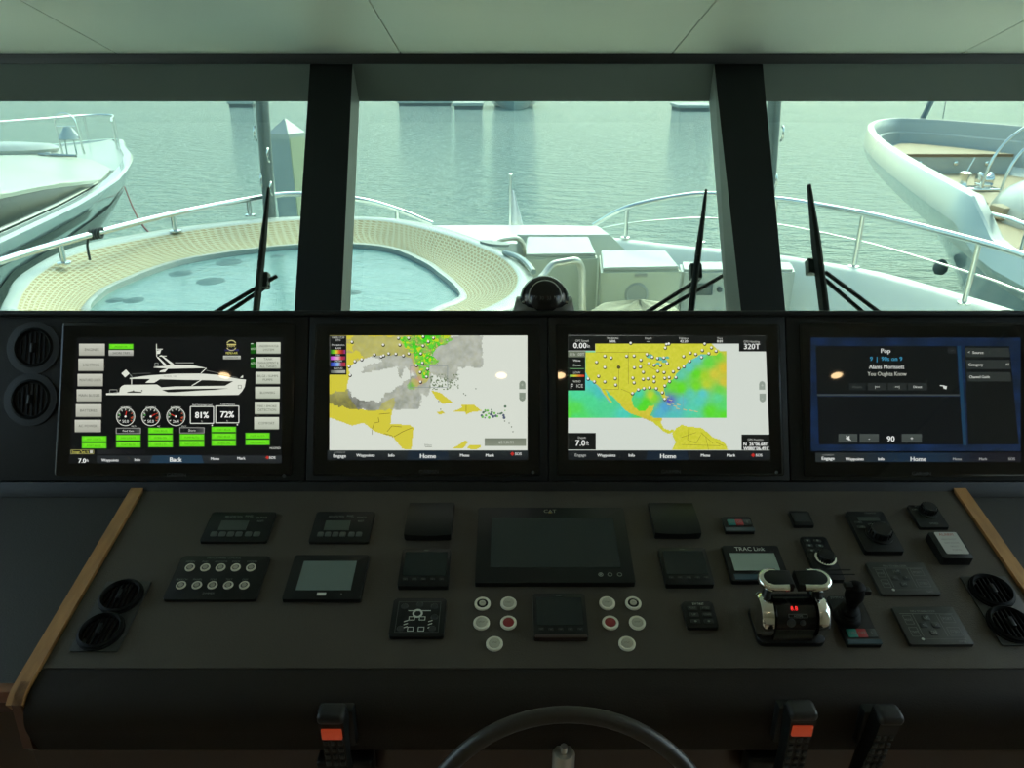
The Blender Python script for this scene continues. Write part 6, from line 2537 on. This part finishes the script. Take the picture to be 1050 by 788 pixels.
u.cells(582.4, 360.4, 744.6, 428.8, 1.5, sea3, 1)
LAND3 = [Z6([(164, 170), (205, 168), (205, 132), (683, 132), (700, 150), (722, 165), (700, 182), (672, 178), (640, 176), (618, 190), (590, 205), (566, 228), (540, 255), (524, 278), (500, 296), (486, 318), (492, 344), (500, 362), (492, 370), (480, 352), (470, 332), (452, 320), (425, 316), (400, 318), (376, 326), (358, 340), (354, 362), (360, 390), (384, 412), (410, 412), (424, 392), (446, 388), (440, 410), (430, 428), (448, 440), (478, 440), (476, 462), (484, 480), (510, 492), (530, 486), (524, 500), (505, 504), (480, 492), (462, 474), (440, 456), (410, 444), (376, 430), (346, 420), (318, 400), (302, 376), (270, 348), (246, 324), (256, 350), (272, 374), (262, 372), (238, 342), (224, 316), (200, 296), (176, 276), (163, 250)]),
         Z6([(520, 572), (536, 540), (520, 505), (538, 482), (562, 468), (590, 476), (640, 480), (668, 500), (690, 520), (720, 530), (742, 548), (752, 572)])]
for k, P in enumerate(LAND3):
    xs = [p[0] for p in P]
    ys = [p[1] for p in P]

    def f3(x, y, P=P):
        if not inpoly(x, y, P):
            return None
        n = fbm(x, y, .4)
        return (212 + 10 * n, 212 + 8 * n - max(0, (y - 405) * .6 if y < 432 else 0), 62 + 14 * n)
    u.cells(min(xs), min(ys), max(xs), min(461.8, max(ys)), 1.0, f3, 2)
LN = (120, 112, 40)
for P in ([(205, 168), (420, 168), (440, 180)], [(476, 100 + 90), (500, 215)], [(310, 320), (345, 335), (356, 350)], [(232, 322), (300, 322)], [(300, 240), (300, 320)], [(340, 170), (340, 300)], [(400, 215), (470, 250)], [(590, 480), (585, 530), (620, 545), (640, 510)], [(640, 500), (690, 545)], [(560, 520), (620, 500)], [(560, 550), (720, 555)], [(660, 520), (672, 572)], [(700, 540), (735, 555)]):
    u.line(Z6(P), .35, LN, 4)
for (x, y), r in zip(Z6([(430, 185), (470, 195), (490, 205), (462, 215), (500, 190)]), (3, 3, 2.4, 2, 2)):
    u.poly([(x + r * cos(a) * (1.2 + .3 * sin(3 * a)), y + r * .7 * sin(a)) for a in [2 * pi * i / 10 for i in range(10)]], (104, 190, 170), 4)
for x, y in Z6([(349, 130), (497, 135), (507, 133), (492, 150), (655, 133), (683, 149), (702, 163), (672, 173), (645, 160), (618, 176), (595, 171), (642, 189), (568, 185), (593, 205), (569, 227), (547, 235), (525, 248), (536, 272), (508, 272), (490, 275), (510, 289), (490, 307), (480, 335), (455, 318), (427, 315), (404, 318), (381, 323), (357, 338), (242, 184), (268, 191), (332, 184), (363, 183), (208, 209), (242, 230), (299, 229), (391, 200), (389, 228), (416, 177), (438, 188), (460, 193), (486, 191), (424, 214), (446, 221), (472, 222), (500, 214), (364, 231), (401, 250), (461, 246), (487, 251), (216, 267), (285, 276), (358, 274), (401, 279), (420, 277), (446, 270), (446, 289), (363, 294), (287, 303), (242, 290), (199, 290), (173, 278), (490, 362)]):
    u.circ(x + .25, y + .35, 1.8, (56, 58, 46), 6, 12)
    u.circ(x, y - .2, 1.2, (238, 242, 234), 7, 10)
u.circ(634, 376.6, 1.6, (90, 86, 40), 8, 10)
for x, y in Z6([(500, 350), (515, 365), (522, 378), (508, 384), (535, 390), (545, 400), (575, 405), (600, 408), (620, 412), (548, 384)]):
    u.poly([(x - 2, y - .8), (x + 2.2, y + .4), (x + 1, y + 1.2), (x - 2.2, y + .2)], (196, 196, 140), 6)
u.circ(686.5, 411, 3.2, (86, 84, 190), 5, 10, .6)
u.line(Z6([(205, 300), (228, 330), (250, 360), (262, 376)]), 1.2, (120, 190, 190), 5)
u.box(687, 404, 700, 421, .3, (130, 160, 150), 4)
BK = (22, 25, 24)
u.rect(582.4, 344.4, 610.2, 360, BK, 5)
u.rect(610.2, 344.5, 757.4, 352.8, BK, 5)
u.poly([(757.4, 344.6), (784.6, 344.7), (785.4, 360.8), (757.4, 360.8)], BK, 5)
for t, v, x in (('TRK HEADING', 'N00.', 628), ('Depth', '---', 664.6), ('Distance', '42.20', 701), ('Time', '0:01', 737.6)):
    u.text(t, x, 347.2, 2, (206, 210, 202), 8, wmax=12)
    u.text(v, x, 350.2, 2.6, (226, 230, 222), 8, bold=.1)
u.text('GPS Speed', 596.6, 349.8, 2.2, (190, 194, 186), 8, wmax=14)
u.text('0.00', 594.6, 354.6, 5.6, (240, 243, 238), 8, bold=.16)
u.text('kn', 603.4, 355, 4, (230, 234, 228), 8, wmax=2.4)
u.text('GPS Heading', 770.2, 350.6, 2.2, (190, 194, 186), 8, wmax=19)
u.text('320T', 770.6, 355.6, 5.6, (240, 243, 238), 8, bold=.16)
u.rect(582.4, 360.4, 600.4, 366.6, (112, 120, 102), 5)
u.text('11h', 587, 363.6, 3, (206, 212, 198), 8)
u.text('00T', 595.8, 363.6, 3, (206, 212, 198), 8)
u.rect(582.4, 366.6, 600, 400.8, BK, 5)
for t, y, c in (('Wave', 370, WHT), ('Ocean', 374.8, (200, 220, 200)), ('LOW', 382.4, GRY), ('WIND', 391.4, GRY)):
    u.text(t, 591.4, y, 2.2, c, 8, wmax=8)
u.line([(584, 378.4), (599, 378.4)], .6, (110, 170, 110), 8)
u.hgrad(584, 384.6, 599, 386.8, [(120, 190, 90), (210, 210, 60), (220, 120, 50), (200, 50, 40)], 8, 12)
u.text('F', 586.4, 396.4, 5, (226, 230, 222), 8)
u.text('ICE', 594.4, 396, 3.4, (200, 206, 196), 8)
u.rect(582.4, 444.2, 610.8, 461.4, BK, 5)
u.text('Depth', 596.6, 449, 2.3, (190, 194, 186), 8)
u.text('7.0', 595, 454.4, 6, (240, 243, 238), 8, bold=.16)
u.text('ft', 602.4, 454.6, 4.6, (232, 236, 230), 8, wmax=2.4)
u.poly([(760, 445.8), (788.4, 445.8), (789, 461.6), (760, 461.6)], BK, 5)
u.text('GPS Position', 774.2, 451, 2.2, (190, 194, 186), 8, wmax=16)
u.text("N  26°06.681'", 774.6, 455.6, 3.3, (240, 243, 238), 8, wmax=25, bold=.14)
u.text("W080°06.491'", 774.8, 460, 3.3, (240, 243, 238), 8, wmax=26, bold=.14)
for y0, y1, t in ((391, 400, '+'), (404, 413, '-')):
    u.poly([(778, y1), (778, y0 + 3), (779, y0 + 1), (781, y0), (783.2, y0 + 1), (784.2, y0 + 3), (784.2, y1)] if t == '+' else [(778.4, y0), (784.8, y0), (784.8, y1 - 3), (783.8, y1 - 1), (781.6, y1), (779.4, y1 - 1), (778.4, y1 - 3)], (150, 162, 150), 3)
    u.text(t, 781.3, (y0 + y1) / 2, 4, (188, 198, 186), 5)
navbar(u, 582.4, 789.4, 462, 472, [('Waypoints', 621.6, 3, 0), ('Info', 647.6, 3, 0), ('Home', 684.8, 4.6, 1), ('Menu', 723, 3, 0), ('Mark', 749.4, 3, 0)], (30, 34, 36), (22, 26, 29))
u.poly([(664, 462), (704, 462), (706, 472), (662, 472)], (26, 38, 50), 6)
u.text('Engage', 595.2, 466.8, 3, (170, 174, 170), 8, bold=.1)
sosbar(u, 774, 467)
u.build(th)

# --- dark audio page
th, u = monitor('monitor with dark blue music page reading 90s on 9, rightmost of the four', ((818.5, 331), (1058, 331), (824, 489), (1067, 489)), ((831, 346.4), (1040, 346.4), (836, 474), (1049, 474)))
BL = (24, 44, 78)


def bgblue(x, y):
    n = fbm(x, y * 1.6, .05)
    e = max(0, 1 - abs(x - 925) / 160)
    k = .55 + .5 * n + .35 * e * (y > 440)
    return (14 + 8 * k, 25 + 17 * k, 38 + 36 * k)


u.cells(831, 346.6, 1046, 463, 3.5, bgblue, 0)
u.poly([(836, 355.2), (980, 355.2), (983, 405), (837.6, 404)], (15, 19, 20), 2)
u.poly([(837.8, 407), (983.4, 407), (986.8, 456), (839.4, 456)], (14, 18, 21), 2)
u.poly([(837.4, 404.4), (983.4, 404.6), (983.4, 406.4), (837.6, 406.2)], (58, 66, 68), 3)
u.poly([(988.4, 355.2), (1034.4, 355.2), (1044, 456), (992, 456)], (14, 18, 19), 2)
u.poly([(980.8, 355), (984.4, 355), (990.4, 457), (986.8, 457)], (26, 58, 82), 3)
u.text('Pop', 907.6, 360, 4.6, (206, 210, 204), 6, bold=.18)
u.text('9  |  90s on 9', 908, 368.2, 4.4, (64, 148, 182), 6, wmax=33, bold=.12)
u.text('Alanis Morissett', 908.6, 376.4, 4.4, (196, 200, 194), 6, wmax=36, bold=.14)
u.text('You Oughta Know', 909, 383.6, 4.2, (176, 180, 168), 6, wmax=40, bold=.1)
for x0, x1, t in ((870, 887, 'Presets'), (889.4, 908.6, '|<<'), (909.8, 929, '>>|'), (930.4, 950.2, 'Direct')):
    u.rect(x0, 393, x1, 400.6, (28, 33, 33) if x0 < 880 else (38, 43, 42), 4)
    u.text(t, (x0 + x1) / 2, 397, 2.4, (190, 195, 188) if x0 > 880 else (70, 76, 72), 6, wmax=9, bold=.1)
u.line([(963, 395.6), (968, 396.2)], 1, (210, 214, 208), 6)
u.poly([(966, 396), (970.4, 396.4), (969.6, 399.6), (966.8, 398.6)], (215, 220, 214), 6)
u.rect(971, 356.6, 979.4, 363, (30, 34, 35), 4)
u.line([(974, 360.4), (977, 359.4)], .6, (60, 64, 64), 5)
for x0, x1, t in ((859.2, 878.6, ''), (881, 900.6, '-'), (924, 944.6, '+')):
    u.grad(x0, 445.2, x1, 454, (72, 80, 76), (64, 70, 68), 4)
    u.text(t, (x0 + x1) / 2, 449.8, 4, (226, 230, 224), 6)
u.poly([(867, 448.6), (868.4, 448.6), (870.6, 446.8), (870.6, 452.2), (868.4, 450.6), (867, 450.6)], (220, 224, 218), 6)
u.line([(867, 447), (872, 452)], .6, (220, 224, 218), 7)
u.text('90', 912.8, 450.2, 5.8, (232, 236, 232), 6, bold=.2)
for y0, t, xo in ((357, 'Source', 0), (369.4, 'Category', .8), (382, 'Channel Guide', 1.6)):
    u.poly([(988.8 + xo, y0), (1033.6 + xo, y0), (1035 + xo, y0 + 9.4), (989.8 + xo, y0 + 9.4)], (44, 50, 48), 4)
    u.text(t, 991.6 + xo + (5 if xo == 0 else 0), y0 + 4.8, 2.8, (196, 200, 192), 6, wmax=21, align='L', bold=.1)
u.text('<', 993, 361.6, 3, (196, 200, 192), 6)
u.text('All', 1032, 374, 2.4, (196, 200, 192), 6)
u.hgrad(835.6, 464.4, 1046.6, 474, [(40, 46, 46), (36, 42, 44), (26, 44, 62), (26, 44, 62), (24, 26, 34), (22, 22, 30)], 5, 20)
for t, x, h in (('Waypoints', 875.6, 3), ('Info', 903, 3), ('Home', 941, 4.6), ('Menu', 980.6, 2.8), ('Mark', 1007.4, 2.8), ('SOS', 1036.6, 2.8)):
    u.text(t, x, 470.8, h, (225, 228, 224) if x < 960 else (150, 152, 150), 8, bold=.14)
u.text('Engage', 848.6, 470.2, 3.4, (228, 232, 228), 8, bold=.14)
u.text('AUTOPILOT', 848.6, 466.8, 1.5, (150, 154, 150), 8)
u.build(th)
